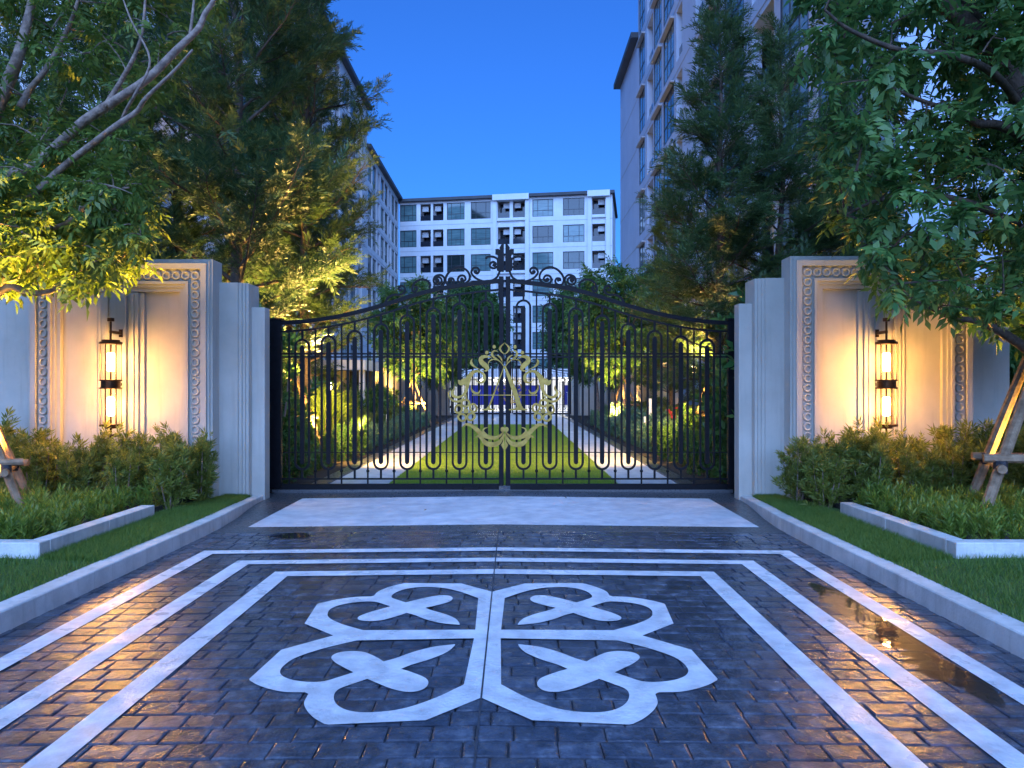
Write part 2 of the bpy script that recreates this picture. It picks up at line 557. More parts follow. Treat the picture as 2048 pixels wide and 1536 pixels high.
def motif(su, sv, name):
    outer = [Vector((u * su, MC - v * sv, 0)) for u, v in q_frame]
    hole = [Vector((u * su, MC - v * sv, 0)) for u, v in q_hole]
    tri = tessellate_polygon([outer, hole])
    P = outer + hole
    vs = [(p.x, p.y, crown(p.x) + 0.005) for p in P]
    o = MB().add(vs, tri).build(name, M['band'], DRV)
    for pl in o.data.polygons:
        if pl.normal.z < 0: pl.flip()
    return o
for su in (1, -1):
    for sv in (1, -1):
        motif(su, sv, 'motif_petal')

BANDS = [(2.55, 2.685, 6.88, 6.74), (2.08, 2.22, 6.46, 6.32), (1.625, 1.77, 6.05, 5.90)]
NEAR = [1.60, 2.02, 2.46]
def band_rect(xi, xo, yf, yfi, yn):
    "three bars of one rectangle: left, right, far and near, split at the centre joint"
    yni = yn + (yf - yfi)
    for s in (1, -1):
        m = MB()
        def quad(a, b, c, d):
            m.add([(p[0] * s, p[1], crown(p[0]) + 0.005) for p in (a, b, c, d)], [(0, 1, 2, 3)])
        quad((xi, yni), (xo, yn), (xo, yf), (xi, yfi))
        quad((0, yfi), (xi, yfi), (xo, yf), (0, yf))
        quad((0, yn), (xo, yn), (xi, yni), (0, yni))
        o = m.build('paving_band', M['band'], DRV)
        for pl in o.data.polygons:
            if pl.normal.z < 0: pl.flip()
for (xi, xo, yf, yfi), yn in zip(BANDS, NEAR):
    band_rect(xi, xo, yf, yfi, yn)

def covered(x, y):
    ax = abs(x)
    for (xi, xo, yf, yfi), yn in zip(BANDS, NEAR):
        if ax <= xo and yn <= y <= yf and not (ax < xi and yn + yf - yfi < y < yfi): return True
    u, v = ax, abs(y - MC)
    if u < 1.2 and v < 1.2 and in_poly(u, v, q_frame) and not in_poly(u, v, q_hole): return True
    return False

rng = random.Random(7)
def brick_geo(w, d, r):
    t = 0.0075
    j = lambda a: r.uniform(-a, a)
    o = [(-w / 2, -d / 2), (w / 2, -d / 2), (w / 2, d / 2), (-w / 2, d / 2)]
    o = [(x + j(0.0022), y + j(0.0022)) for x, y in o]
    vs = [(x, y, -0.016) for x, y in o] + [(x, y, -0.004) for x, y in o]
    vs += [(x - math.copysign(t, x), y - math.copysign(t, y), j(0.0012)) for x, y in o]
    vs.append((j(0.02), j(0.015), 0.0012 + j(0.001)))
    fs = []
    for k in range(4):
        l = (k + 1) % 4
        fs += [(k, l, 4 + l, 4 + k), (4 + k, 4 + l, 8 + l, 8 + k), (8 + k, 8 + l, 12)]
    return vs, fs
variants = []
for k in range(14):
    w = [0.162, 0.178, 0.186, 0.194, 0.204, 0.216, 0.19][k % 7]
    vs, fs = brick_geo(w - 0.0065, 0.14 - 0.0065, rng)
    me = MB().add(vs, fs).mesh('brick')
    me.materials.append(M['brick'])
    variants.append((w, me, vs, fs))
all_b = []
ytop = 7.745
for row in range(78):
    yc = ytop - 0.14 * (row + 0.5)
    x = -3.05 + rng.uniform(-0.1, 0.05)
    while x < 3.05:
        k = rng.randrange(14)
        w = variants[k][0]
        xc = x + w / 2
        x += w
        if abs(xc) > 3.1: continue
        if all(covered(xc + a * w * 0.5, yc + b * 0.068) for a in (-1, 0, 1) for b in (-1, 1)): continue
        all_b.append((xc, yc, k))
vis = lambda b: b[1] > 2.86 and abs((b[0] - CX) / b[1]) < 0.70
near = sorted([b for b in all_b if vis(b)], key=lambda b: b[1])[:300]
near_set = set(near)
rest = MB()
for (xc, yc, k) in all_b:
    rz = rng.uniform(-0.012, 0.012)
    tx, ty = rng.uniform(-0.008, 0.008), rng.uniform(-0.006, 0.006)
    z = crown(xc) + rng.uniform(-0.0012, 0.0012)
    til = CR_SLOPE * (1 if xc > 0 else -1)
    if (xc, yc, k) in near_set:
        o = link('brick', variants[k][1], None, DRV, (xc, yc, z))
        o.rotation_euler = (tx, til + ty, rz)
    else:
        _, _, vs, fs = variants[k]
        c, s_ = math.cos(rz), math.sin(rz)
        rest.add([(xc + vx * c - vy * s_, yc + vx * s_ + vy * c, z + vz - vx * (til + ty) + vy * tx) for vx, vy, vz in vs], fs)
o = rest.build('brick_field', M['brick'], DRV, fix=True); o['kind'] = 'stuff'

# centre control joint, a thin dark sealed strip
m = MB()
m.add([(-0.0045, -1.0, crown(0) + 0.0062), (0.0045, -1.0, crown(0) + 0.0062), (0.0045, 7.745, crown(0) + 0.0062), (-0.0045, 7.745, crown(0) + 0.0062)], [(0, 1, 2, 3)])
m.build('control_joint', M['mortar'], DRV)

# granite border and marble field in front of the gate
def clip_poly(P, x0, x1, y0, y1):
    for ax, lim, sg in ((0, x0, 1), (0, x1, -1), (1, y0, 1), (1, y1, -1)):
        Q = []
        for i in range(len(P)):
            a, b = P[i - 1], P[i]
            ia = sg * (a[ax] - lim) >= 0; ib = sg * (b[ax] - lim) >= 0
            if ia != ib:
                t = (lim - a[ax]) / (b[ax] - a[ax])
                Q.append((a[0] + (b[0] - a[0]) * t, a[1] + (b[1] - a[1]) * t))
            if ib: Q.append(b)
        P = Q
        if not P: return []
    return P
def slab_piece(P, name, mat, dz, parent, gap=0.0012, th=0.014):
    if len(P) < 3: return
    c = (sum(p[0] for p in P) / len(P), sum(p[1] for p in P) / len(P))
    Q = []
    for p in P:
        dx, dy = c[0] - p[0], c[1] - p[1]
        L = math.hypot(dx, dy) or 1
        Q.append((p[0] + dx / L * gap * 1.5, p[1] + dy / L * gap * 1.5))
    n = len(Q)
    vs = [(x, y, crown(x) + dz) for x, y in Q] + [(x, y, crown(x) + dz - th) for x, y in Q]
    fs = [tuple(range(n))] + [(i, n + i, n + (i + 1) % n, (i + 1) % n) for i in range(n)]
    return MB().add(vs, fs).build(name, mat, parent)
MX0, MX1, MY0, MY1 = -2.70, 2.80, 8.07, 10.15
T = 0.62
for i in range(-12, 13):
    for j in range(-12, 13):
        cx, cy = (i + j) * T * 0.7071, 9.1 + (i - j) * T * 0.7071
        h = T * 0.7071
        P = clip_poly([(cx - h, cy), (cx, cy - h), (cx + h, cy), (cx, cy + h)], MX0, MX1, MY0, MY1)
        if len(P) < 3: continue
        ar = abs(sum(P[k - 1][0] * P[k][1] - P[k][0] * P[k - 1][1] for k in range(len(P)))) / 2
        if ar < 0.004: continue
        slab_piece(P, 'marble_tile', M['marble'], 0.002, DRV)
x = -3.25
while x < 3.25:
    x2 = min(x + 0.65, 3.25)
    slab_piece([(x, 7.75), (x2, 7.75), (x2, MY0 - 0.002), (x, MY0 - 0.002)], 'granite_slab', M['granite'], 0.001, DRV)
    slab_piece([(x, MY1 + 0.002), (x2, MY1 + 0.002), (x2, 10.62), (x, 10.62)], 'granite_slab', M['granite'], 0.001, DRV)
    slab_piece([(x, 10.623), (x2, 10.623), (x2, 11.28), (x, 11.28)], 'granite_slab', M['granite'], 0.001, DRV)
    x = x2
for k in range(3):
    ya, yb = MY0 + k * (MY1 - MY0) / 3, MY0 + (k + 1) * (MY1 - MY0) / 3
    slab_piece([(-3.25, ya), (MX0 - 0.002, ya), (MX0 - 0.002, yb), (-3.25, yb)], 'granite_slab', M['granite'], 0.001, DRV)
    slab_piece([(MX1 + 0.002, ya), (3.25, ya), (3.25, yb), (MX1 + 0.002, yb)], 'granite_slab', M['granite'], 0.001, DRV)
tr = MB().box(-3.3, 3.3, 10.735, 10.80, 0.0, 0.045); 
tag(tr.build('gate_track', M['granite']), 'dark metal floor track running under the black gate', 'gate track')

# puddles
def puddle(cx, y0, y1, wl, wr, z, seed, label):
    r = random.Random(seed); n = 46; vs = []; fs = []
    for i in range(n + 1):
        t = i / n
        env = math.sin(math.pi * min(1, max(0, t))) ** 0.45
        wob = 0.75 + 0.25 * math.sin(t * 23 + seed) * r.uniform(0.6, 1) + r.uniform(-0.08, 0.08)
        wob2 = 0.75 + 0.25 * math.sin(t * 17 + seed * 2) * r.uniform(0.6, 1) + r.uniform(-0.08, 0.08)
        y = y0 + (y1 - y0) * t
        vs += [(cx - wl * env * wob, y, z), (cx + wr * env * wob2, y, z)]
    for i in range(n): fs.append((2 * i, 2 * i + 1, 2 * i + 3, 2 * i + 2))
    o = MB().add(vs, fs).build('puddle', M['water'])
    for pl in o.data.polygons:
        if pl.normal.z < 0: pl.flip()
    tag(o, label, 'puddle')
puddle(2.44, 3.50, 5.75, 0.21, 0.17, 0.0084, 3, 'long rain puddle beside the outer white band mirroring the lit lantern')
puddle(-2.05, 7.40, 7.70, 0.26, 0.24, crown(2.05) + 0.0030, 5, 'small dark wet patch beside the granite border')

# ------------------------------------------------------------------ kerbs, planting beds and lawns
def smooth01(t): t = max(0, min(1, t)); return t * t * (3 - 2 * t)
def curb_x(y):  return 2.97 + 0.22 * smooth01((y - 7.9) / 2.2)
def curb_h(y):  return 0.135 - 0.075 * smooth01((y - 8.2) / 1.8)
for s in (-1, 1):
    side = 'left' if s < 0 else 'right'
    c = empty('driveway_kerb', (s * 3.05, 6, 0), 'long pale stone kerb edging the drive on the %s' % ('side of the white lantern wall with the leaning pale branches' if s < 0 else 'side of the long puddle'), 'kerb', 'kerbs along the drive')
    ys = [-4.0]
    while ys[-1] < 10.05: ys.append(min(ys[-1] + 1.2, 10.05))
    for a, b in zip(ys[:-1], ys[1:]):
        m = MB(); vs = []; fs = []
        sub = [a + 0.002, (a + b) / 2, b - 0.002]
        for y in sub:
            x, h = curb_x(y), curb_h(y)
            vs += [(s * x, y, -0.03), (s * (x + 0.004), y, h - 0.008), (s * (x + 0.012), y, h), (s * (x + 0.15), y, h), (s * (x + 0.15), y, -0.03)]
        for i in range(2):
            for k in range(4):
                fs.append((i * 5 + k, i * 5 + k + 1, i * 5 + 6 + k, i * 5 + 5 + k))
        fs += [(0, 4, 3, 2, 1), (10, 11, 12, 13, 14)]
        m.add(vs, fs).build('kerb_stone', M['curb'], c)
    # verge: gently mounded turf, then the bed
    m = MB(); vs = []; fs = []
    ny, nx = 40, 8
    for i in range(ny + 1):
        y = -4 + 13.9 * i / ny
        for j in range(nx + 1):
            t = j / nx
            x = curb_x(y) + 0.149 + (8.5 - curb_x(y)) * t * t
            z = curb_h(y) - 0.012 + 0.03 * smooth01((x - 3.1) / 0.7)
            vs.append((s * x, y, z))
    for i in range(ny):
        for j in range(nx):
            a = i * (nx + 1) + j
            fs.append((a, a + 1, a + nx + 2, a + nx + 1))
    v = m.add(vs, fs).build('verge', M['turf'])
    for pl in v.data.polygons:
        if pl.normal.z < 0: pl.flip()
    tag(v, 'turf ground of the verge between drive and lantern wall', 'verge', kind='structure')
    # planter kerb
    pk = empty('planter_kerb', (s * 3.7, 6.9, 0.13), 'pale L-shaped planter kerb around feathery ground cover %s' % ('near the pale leaning branches' if s < 0 else 'near the long puddle'), 'kerb', 'planter kerbs')
    xa = 3.60 if s < 0 else 3.66
    ya, yb = 6.08, (7.85 if s < 0 else 8.05)
    m = MB()
    for (a0, b0) in ((ya, (ya + yb) / 2), ((ya + yb) / 2 + 0.003, yb)):
        MB().box(s * xa, s * (xa + 0.14), a0, b0, 0.05, 0.275).build('kerb_stone', M['curb'], pk, bevel=0.006)
    x = xa + 0.002
    while x < 6.8:
        x2 = x + 1.05
        MB().box(s * x, s * (x2 - 0.003), ya - 0.14, ya - 0.002, 0.05, 0.2745).build('kerb_stone', M['curb'], pk, bevel=0.006)
        x = x2
    b = MB().box(s * (xa + 0.14), s * 8.4, ya, 9.55, 0.1, 0.20).build('planting_bed', M['soil'])
    tag(b, 'dark planting bed in front of the lantern wall', 'planting bed', kind='structure')

# ------------------------------------------------------------------ gate walls with lanterns
def gate_wall(s):
    W = empty('gate_wall', (s * 4.9, 9.8, 0), 'white stepped art deco gate wall with ring border, %s' % ('beside the gold thin stroke gate leaf' if s < 0 else 'beside the gold thick stroke gate leaf'), 'wall', 'gate walls')
    def bx(name, x0, x1, y0, y1, z0, z1, bev=0.004):
        return MB().box(s * x0, s * x1, y0, y1, z0, z1).build(name, M['stucco'], W, bevel=bev)
    x0, x1, zt, zb = 3.72, 6.10, (3.16 if s < 0 else 3.20), -0.05
    bx('panel', x0 + 0.001, x1 - 0.001, 9.715, 9.98, zb, zt - 0.001)
    def uframe(name, i0, i1, y0, y1=9.72):
        m = MB()
        m.box(s * (x0 + i0), s * (x0 + i1), y0, y1, zb, zt - i0)
        m.box(s * (x1 - i1), s * (x1 - i0), y0, y1, zb, zt - i0)
        m.box(s * (x0 + i1 - 0.0005), s * (x1 - i1 + 0.0005), y0 + 0.0004, y1, zt - i1, zt - i0 - 0.0004)
        return m.build(name, M['stucco'], W)
    uframe('frame_step', 0, 0.030, 9.665)
    uframe('frame_step', 0.0302, 0.062, 9.635)
    uframe('frame_step', 0.0622, 0.132, 9.600)
    uframe('ring_channel', 0.1322, 0.292, 9.645)
    uframe('frame_step', 0.2922, 0.328, 9.600)
    uframe('frame_step', 0.3282, 0.368, 9.628)
    uframe('frame_step', 0.3682, 0.420, 9.655)
    # rings
    ro, rt = 0.0445, 0.0140
    m = MB(); vs = []; fs = []; n1, n2 = 20, 6
    for i in range(n1):
        a = 2 * math.pi * i / n1
        for j in range(n2):
            b = 2 * math.pi * j / n2 + 0.5
            r = ro + rt * math.cos(b)
            vs.append((r * math.cos(a), rt * 1.5 * math.sin(b), r * math.sin(a)))
    for i in range(n1):
        for j in range(n2):
            fs.append((i * n2 + j, ((i + 1) % n1) * n2 + j, ((i + 1) % n1) * n2 + (j + 1) % n2, i * n2 + (j + 1) % n2))
    me = gate_wall.ring = getattr(gate_wall, 'ring', None) or m.add(vs, fs).mesh('ring', smooth=True)
    if not me.materials: me.materials.append(M['stucco'])
    ci = 0.212
    xl, xr, zr = x0 + ci, x1 - ci, zt - ci
    nx = round((xr - xl) / 0.124); step = (xr - xl) / nx
    spots = [(xl + i * step, zr) for i in range(nx + 1)]
    z = zr - 0.124
    while z > 0.3:
        spots += [(xl, z), (xr, z)]; z -= 0.124
    for (x, z) in spots:
        o = link('ring', me, None, W, (s * x, 9.636, z))
    # centre pilaster in three steps
    c = (x0 + x1) / 2
    top = zt - 0.43
    bx('pilaster_step', c - 0.30, c + 0.30, 9.685, 9.72, zb, top)
    bx('pilaster_step', c - 0.235, c + 0.235, 9.655, 9.72, zb, top - 0.001)
    for a, b in ((-0.185, -0.145), (0.145, 0.185)):
        bx('pilaster_fluting', c + a, c + b, 9.635, 9.72, zb, top - 0.02, 0.003)
    bx('pilaster_step', c - 0.10, c + 0.10, 9.605, 9.72, zb, top - 0.002)
    # stepped end pilasters next to the gate
    tB, tA = (2.89, 2.58) if s < 0 else (2.95, 2.63)
    bx('end_pilaster', 3.475, 3.86, 9.88, 10.35, zb, tB)
    for k, (a, b) in enumerate(((3.43, 3.4745), (3.39, 3.4295), (3.352, 3.3895))):
        bx('pilaster_fluting', a, b, 9.90 + 0.018 * k, 10.345 - 0.002 * k, zb, tB - 0.0005 * (k + 1), 0.003)
    bx('end_pilaster', 3.175, 3.352, 10.045, 10.25, zb, tA)
    bx('end_pilaster', 3.43, 3.60, 10.24, 10.86, zb, tA - 0.002)
    # plain flank wall
    if s < 0:
        bx('flank_wall', 6.125, 7.9, 9.78, 10.0, zb, 2.72)
    else:
        bx('flank_wall', 6.125, 6.42, 9.78, 10.0, zb, 2.72)
        bx('flank_wall', 6.4205, 6.66, 9.83, 10.0, zb, 2.719)
    bx('joint_back', 6.09, 6.135, 9.93, 9.99, zb, 2.715, 0)
    return W
for s in (-1, 1): gate_wall(s)

def point(name, loc, energy, color, radius, parent=None):
    d = bpy.data.lights.new(name, 'POINT')
    d.energy = energy; d.color = color; d.shadow_soft_size = radius
    o = bpy.data.objects.new(name, d); COL.objects.link(o); o.location = loc
    if parent:
        o.parent = parent; o.location = Vector(loc) - Vector(parent.location)
    return o
def spot(name, loc, target, energy, color, angle, blend, radius, parent=None):
    d = bpy.data.lights.new(name, 'SPOT')
    d.energy = energy; d.color = color; d.spot_size = R(angle); d.spot_blend = blend; d.shadow_soft_size = radius
    o = bpy.data.objects.new(name, d); COL.objects.link(o)
    o.rotation_euler = (Vector(target) - Vector(loc)).to_track_quat('-Z', 'Y').to_euler()
    o.location = Vector(loc) - (Vector(parent.location) if parent else Vector())
    if parent: o.parent = parent
    return o

def wall_lantern(x, label):
    y = 9.36
    t = empty('wall_lantern', (x, y, 0.85), label, 'lantern', 'wall lanterns')
    c = (x, y)
    def ring(z0, z1, r, name='collar'):
        return MB().cyl(c, r, z0, z1, 24).build(name, M['bronze'], t, bevel=0.003)
    ring(2.045, 2.075, 0.132, 'top_cap'); ring(2.075, 2.10, 0.105, 'top_cap')
    ring(1.586, 1.604, 0.132); ring(1.508, 1.586, 0.112); ring(1.49, 1.508, 0.132)
    ring(1.022, 1.05, 0.132, 'base_plate'); ring(0.995, 1.022, 0.07, 'base_plate')
    MB().cyl(c, 0.013, 0.80, 0.995, 10).build('lower_stem', M['bronze'], t)
    MB().cyl(c, 0.013, 2.10, 2.33, 10).build('upper_stem', M['bronze'], t)
    MB().cyl(c, 0.042, 2.33, 2.375, 14).build('finial', M['bronze'], t, bevel=0.004)
    for z in (2.20, 1.547, 0.90):
        m = MB().box(x - 0.016, x + 0.016, y - 0.005, 9.612, z - 0.018, z + 0.018)
        m.build('wall_bracket', M['bronze'], t)
    MB().box(x - 0.022, x + 0.022, 9.592, 9.606, 2.15, 2.25).build('wall_plate', M['bronze'], t)
    for k in range(6):
        a = math.pi / 6 + k * math.pi / 3
        q = (x + 0.116 * math.cos(a), y + 0.116 * math.sin(a))
        m = MB().cyl(q, 0.0055, 1.045, 1.495, 6); m.cyl(q, 0.0055, 1.60, 2.05, 6)
        m.build('rod', M['bronze'], t)
    for z0, z1 in ((1.05, 1.49), (1.604, 2.045)):
        vs = []; fs = []; n = 28
        for zz in (z0, z1):
            for j in range(n):
                a = 2 * math.pi * j / n
                vs.append((x + 0.10 * math.cos(a), y + 0.10 * math.sin(a), zz))
        for j in range(n): fs.append((j, (j + 1) % n, n + (j + 1) % n, n + j))
        MB().add(vs, fs).build('glass_tube', M['lamp_glass'], t, smooth=True)
        zc = (z0 + z1) / 2 + (0.0 if z0 < 1.3 else 0.0)
        MB().cyl(c, 0.042, zc - 0.115, zc + 0.115, 16).build('bulb', M['bulb'], t, smooth=False, bevel=0.012)
        MB().cyl(c, 0.012, z0 - 0.01, zc - 0.11, 8).build('bulb_holder', M['bronze'], t)
        MB().cyl(c, 0.012, zc + 0.11, z1 + 0.01, 8).build('bulb_holder', M['bronze'], t)
        for q in (-0.05, 0.05):
            point('bulb_light', (x, y - 0.052, zc + q), LANTERN_W / 2, AMBER, 0.035, t)
    return t
LANTERN_W = 9.5
wall_lantern(-4.87, 'lit bronze double cylinder wall lantern beneath the pale leaning tree branches')
wall_lantern(4.81, 'lit bronze double cylinder wall lantern beneath the dark green tree, mirrored in the puddle')

# ------------------------------------------------------------------ the gates
GS = 139.3
def arch_z(d):
    "height of the top rail at distance d from the gate centre"
    xs = [0.0, 0.15, 0.35, 0.55, 0.92, 1.30, 1.65, 2.0, 2.38, 2.78, 3.08, 3.40]
    zs = [3.045, 3.03, 3.010, 2.985, 2.93, 2.835, 2.715, 2.615, 2.525, 2.462, 2.437, 2.437]
    return float(np.interp(d, xs, zs))
def arch_curve(off, d0, d1, n=26):
    return [(d0 + (d1 - d0) * i / n, 0.5 * (arch_z(d0 + (d1 - d0) * i / n - 0.08) + arch_z(d0 + (d1 - d0) * i / n + 0.08)) + off) for i in range(n + 1)]
def E1(cx, cy):   # emblem crop -> (d, z); left half of the crop
    return ((967 - cx) / 6.4 / GS, 1.5 - (680 + cy / 6.4 - 776) / GS)
def E2(cx, cy):
    return ((890 - cx) / 5.907 / GS, 1.5 - (660 + cy / 5.907 - 776) / GS)
def S1(cx, cy):   # scroll crop, right half
    return ((cx - 1022) / 4.096 / GS, 1.5 - (470 + cy / 4.096 - 776) / GS)
def stroke(fn, pts, sc):
    q = [(*fn(a, b), 1.2 * w / sc / GS) for a, b, w in pts]
    c = cat_rom(q, 6)
    return [(p[0], p[1]) for p in c], [max(0.003, p[2]) for p in c]

def gate_leaf(s, Y, label, x_c=0.03):
    G = empty('gate_leaf', (x_c + s * 1.65, Y, 0), label, 'gate', 'leaves of the entrance gate')
    X = lambda d: x_c + s * d
    def bar(name, d0, d1, z0, z1, y0=-0.016, y1=0.016, bev=0.0):
        return MB().box(X(d0), X(d1), Y + y0, Y + y1, z0, z1).build(name, M['iron'], G, bevel=bev)
    def rib(name, pts, w, y0=-0.016, y1=0.016, mat='iron', closed=False):
        return MB().ribbon([(X(p[0]), p[1]) for p in pts], w, Y + y0, Y + y1, closed).build(name, M[mat], G)
    bar('meeting_stile', 0.014, 0.082, 0.10, 3.10, -0.035, 0.035, 0.004)
    bar('hinge_stile', 3.20, 3.37, 0.06, arch_z(3.25) + 0.04, -0.045, 0.045, 0.005)
    bar('post_cap', 3.18, 3.39, arch_z(3.25) + 0.04, arch_z(3.25) + 0.06, -0.06, 0.06)
    for zz in (0.45, 1.45, 2.2):
        bar('hinge', 3.36, 3.46, zz - 0.06, zz + 0.06, -0.03, 0.03)
    rib('top_rail', arch_curve(-0.0, 0.08, 3.2), 0.058, -0.028, 0.028)
    rib('inner_rail', arch_curve(-0.125, 0.08, 3.2), 0.028)
    bar('bottom_rail', 0.082, 3.2, 0.035, 0.125, -0.03, 0.03, 0.004)
    bar('lower_rail', 0.082, 3.2, 0.185, 0.207)
    bar('lower_rail', 0.082, 3.2, 0.57, 0.582, -0.010, 0.010)
    bar('lock_rail', 0.082, 3.2, 1.935, 1.957)
    bar('lock_rail', 0.082, 3.2, 1.980, 2.002)
    pitch = 0.3765
    for k in range(9):
        d = 0.270 + pitch * (k - 0.5)
        if d > 0.1:
            bar('thin_bar', d - 0.011, d + 0.011, 0.125, arch_z(d) - 0.125, -0.009, 0.009)
            m = MB(); vs = []; fs = []
            for i, (zz, rr) in enumerate(((0.285, 0.010), (0.297, 0.021), (0.309, 0.024), (0.321, 0.021), (0.333, 0.010))):
                for j in range(10):
                    a = 2 * math.pi * j / 10
                    vs.append((X(d) + rr * math.cos(a), Y + rr * math.sin(a), zz))
            for i in range(4):
                for j in range(10): fs.append((i * 10 + j, i * 10 + (j + 1) % 10, i * 10 + 10 + (j + 1) % 10, i * 10 + 10 + j))
            m.add(vs, fs).build('knob', M['iron'], G, smooth=True)
    for k in range(8):
        d = 0.270 + pitch * k
        zt = arch_z(d) - 0.26
        zb = 0.335
        r = 0.098
        path = [(d + r * math.cos(a), zt - r + r * math.sin(a)) for a in np.linspace(0, math.pi, 11)]
        path += [(d + r * math.cos(a), zb + r + r * math.sin(a)) for a in np.linspace(math.pi, 2 * math.pi, 11)]
        rib('capsule_frame', path, 0.030, -0.015, 0.015, closed=True)
        pb = [(d - 0.031, zb + 0.10), (d - 0.022, zb + 0.078), (d, zb + 0.068), (d + 0.022, zb + 0.078), (d + 0.031, zb + 0.10),
              (d + 0.031, zt - 0.115), (d + 0.022, zt - 0.09), (d, zt - 0.08), (d - 0.022, zt - 0.09), (d - 0.031, zt - 0.115)]
        MB().plate([(X(a), b) for a, b in pb], Y - 0.014, Y + 0.014).build('slat_bar', M['iron'], G)
        bar('capsule_stem', d - 0.014, d + 0.014, zt, arch_z(d) - 0.125, -0.013, 0.013)
        bar('capsule_stem', d - 0.014, d + 0.014, 0.205, zb, -0.013, 0.013)
    # wheel carriage on the track
    bar('wheel_housing', 0.36, 0.60, 0.045, 0.10, -0.05, 0.05, 0.006)
    m = MB()
    for dd in (0.42, 0.54):
        vs = []; fs = []
        for yy in (Y - 0.016, Y + 0.016):
            for j in range(14):
                a = 2 * math.pi * j / 14
                vs.append((X(dd) + 0.032 * math.cos(a), yy, 0.071 + 0.032 * math.sin(a)))
        fs = [(j, (j + 1) % 14, 14 + (j + 1) % 14, 14 + j) for j in range(14)] + [tuple(range(13, -1, -1)), tuple(range(14, 28))]
        MB().add(vs, fs).build('wheel', M['iron'], G)
    # crowning scrolls
    sc = [
        [(1120, 243), (1105, 252), (1095, 235), (1115, 220), (1140, 235), (1138, 262), (1105, 272), (1072, 245), (1075, 205), (1110, 180), (1155, 178), (1180, 195)],
        [(1060, 290), (1085, 345), (1140, 378), (1200, 378), (1260, 352), (1294, 310), (1280, 275), (1250, 268), (1230, 290), (1245, 315), (1268, 305), (1262, 290)],
        [(1365, 352), (1380, 365), (1362, 378), (1342, 362), (1355, 335), (1388, 335), (1406, 365), (1388, 396), (1345, 396), (1312, 365), (1312, 320), (1345, 280), (1400, 264), (1460, 288), (1503, 345), (1498, 398), (1462, 408), (1437, 385), (1447, 357), (1475, 358), (1478, 378)],
        [(1562, 372), (1578, 382), (1585, 362), (1565, 345), (1540, 362), (1545, 395), (1580, 405), (1604, 378), (1590, 340), (1545, 328), (1515, 358), (1522, 405), (1560, 425), (1610, 428)],
        [(1640, 432), (1632, 405), (1660, 372), (1710, 365), (1755, 388), (1778, 435), (1772, 462), (1745, 455), (1742, 430), (1760, 425)],
        [(1862, 445), (1878, 455), (1890, 435), (1868, 415), (1840, 435), (1845, 470), (1880, 490), (1930, 490), (1975, 515), (2000, 555)],
    ]
    for q in sc:
        c = cat_rom([S1(a, b) for a, b in q], 6)
        rib('scroll', c, 0.030, -0.012, 0.012)
    for a, b in ((1105, 240), (1258, 300), (1368, 365), (1462, 370), (1568, 370)):
        d, z = S1(a, b)
        vs = [(X(d) + 0.022 * math.cos(t), z + 0.022 * math.sin(t)) for t in np.linspace(0, 2 * math.pi, 10, endpoint=False)]
        MB().plate(vs, Y - 0.018, Y + 0.018).build('scroll_eye', M['iron'], G)
    # half palmette finial
    hp = [S1(a, b) for a, b in ((1028, 66), (1050, 82), (1064, 105), (1060, 124), (1074, 116), (1098, 118), (1098, 158), (1082, 160), (1074, 178), (1086, 200), (1086, 288), (1062, 300), (1028, 300))]
    MB().plate([(X(a), b) for a, b in hp], Y - 0.03, Y + 0.03).build('finial', M['iron'], G)
    # gold emblem half
    yo = (-0.062, -0.045)
    strokes = [
        (E1, 6.4, [(967, 40, 4), (932, 72, 14), (908, 112, 24), (930, 155, 14), (965, 182, 5)]),
        (E1, 6.4, [(940, 292, 4), (922, 240, 18), (892, 208, 16), (862, 195, 4)]),
        (E1, 6.4, [(963, 350, 7), (922, 292, 11), (880, 256, 14), (838, 228, 20), (808, 190, 26), (818, 152, 18), (848, 140, 13), (882, 152, 4)]),
        (E1, 6.4, [(800, 226, 4), (725, 212, 30), (668, 235, 42), (672, 282, 50), (722, 330, 52), (750, 372, 34), (720, 396, 14), (668, 384, 7), (598, 350, 10), (556, 318, 26), (540, 280, 24), (556, 240, 4)]),
        (E1, 6.4, [(880, 256, 9), (808, 252, 12), (768, 282, 9), (756, 325, 5)]),
        (E1, 6.4, [(585, 498, 4), (640, 545, 14), (690, 536, 28), (712, 490, 32), (698, 440, 27), (650, 406, 22), (590, 404, 32), (540, 440, 46), (502, 500, 58), (492, 572, 46), (480, 640, 34), (440, 702, 24), (380, 732, 24), (322, 718, 30), (300, 672, 30), (325, 622, 16), (323, 582, 4)]),
        (E1, 6.4, [(520, 470, 20), (470, 520, 56), (410, 545, 58), (376, 512, 6)]),
        (E1, 6.4, [(542, 570, 6), (544, 628, 16), (580, 674, 26), (632, 678, 18), (662, 636, 4)]),
        (E1, 6.4, [(476, 690, 5), (440, 750, 17), (380, 786, 24), (310, 776, 22), (262, 726, 18), (252, 680, 11), (282, 640, 4)]),
        (E1, 6.4, [(470, 690, 12), (482, 730, 10), (490, 775, 10)]),
        (E2, 5.907, [(385, 1150, 4), (432, 1116, 18), (492, 1120, 32), (560, 1172, 42), (622, 1230, 48), (700, 1262, 38), (780, 1270, 36), (842, 1240, 20), (885, 1188, 6)]),
        (E2, 5.907, [(545, 1272, 4), (580, 1250, 20), (622, 1282, 30), (680, 1338, 48), (760, 1350, 48), (828, 1322, 38), (868, 1255, 16), (884, 1212, 5)]),
        (E2, 5.907, [(692, 1148, 4), (648, 1164, 14), (642, 1200, 18), (692, 1240, 10)]),
        (E2, 5.907, [(884, 1410, 4), (876, 1300, 10), (884, 1230, 4)]),
    ]
    for i, (fn, k, pts) in enumerate(strokes):
        p, w = stroke(fn, pts, k)
        d = 0.0004 * (i % 5)
        rib('emblem_scroll', p, w, yo[0] - d, yo[1], 'gold')
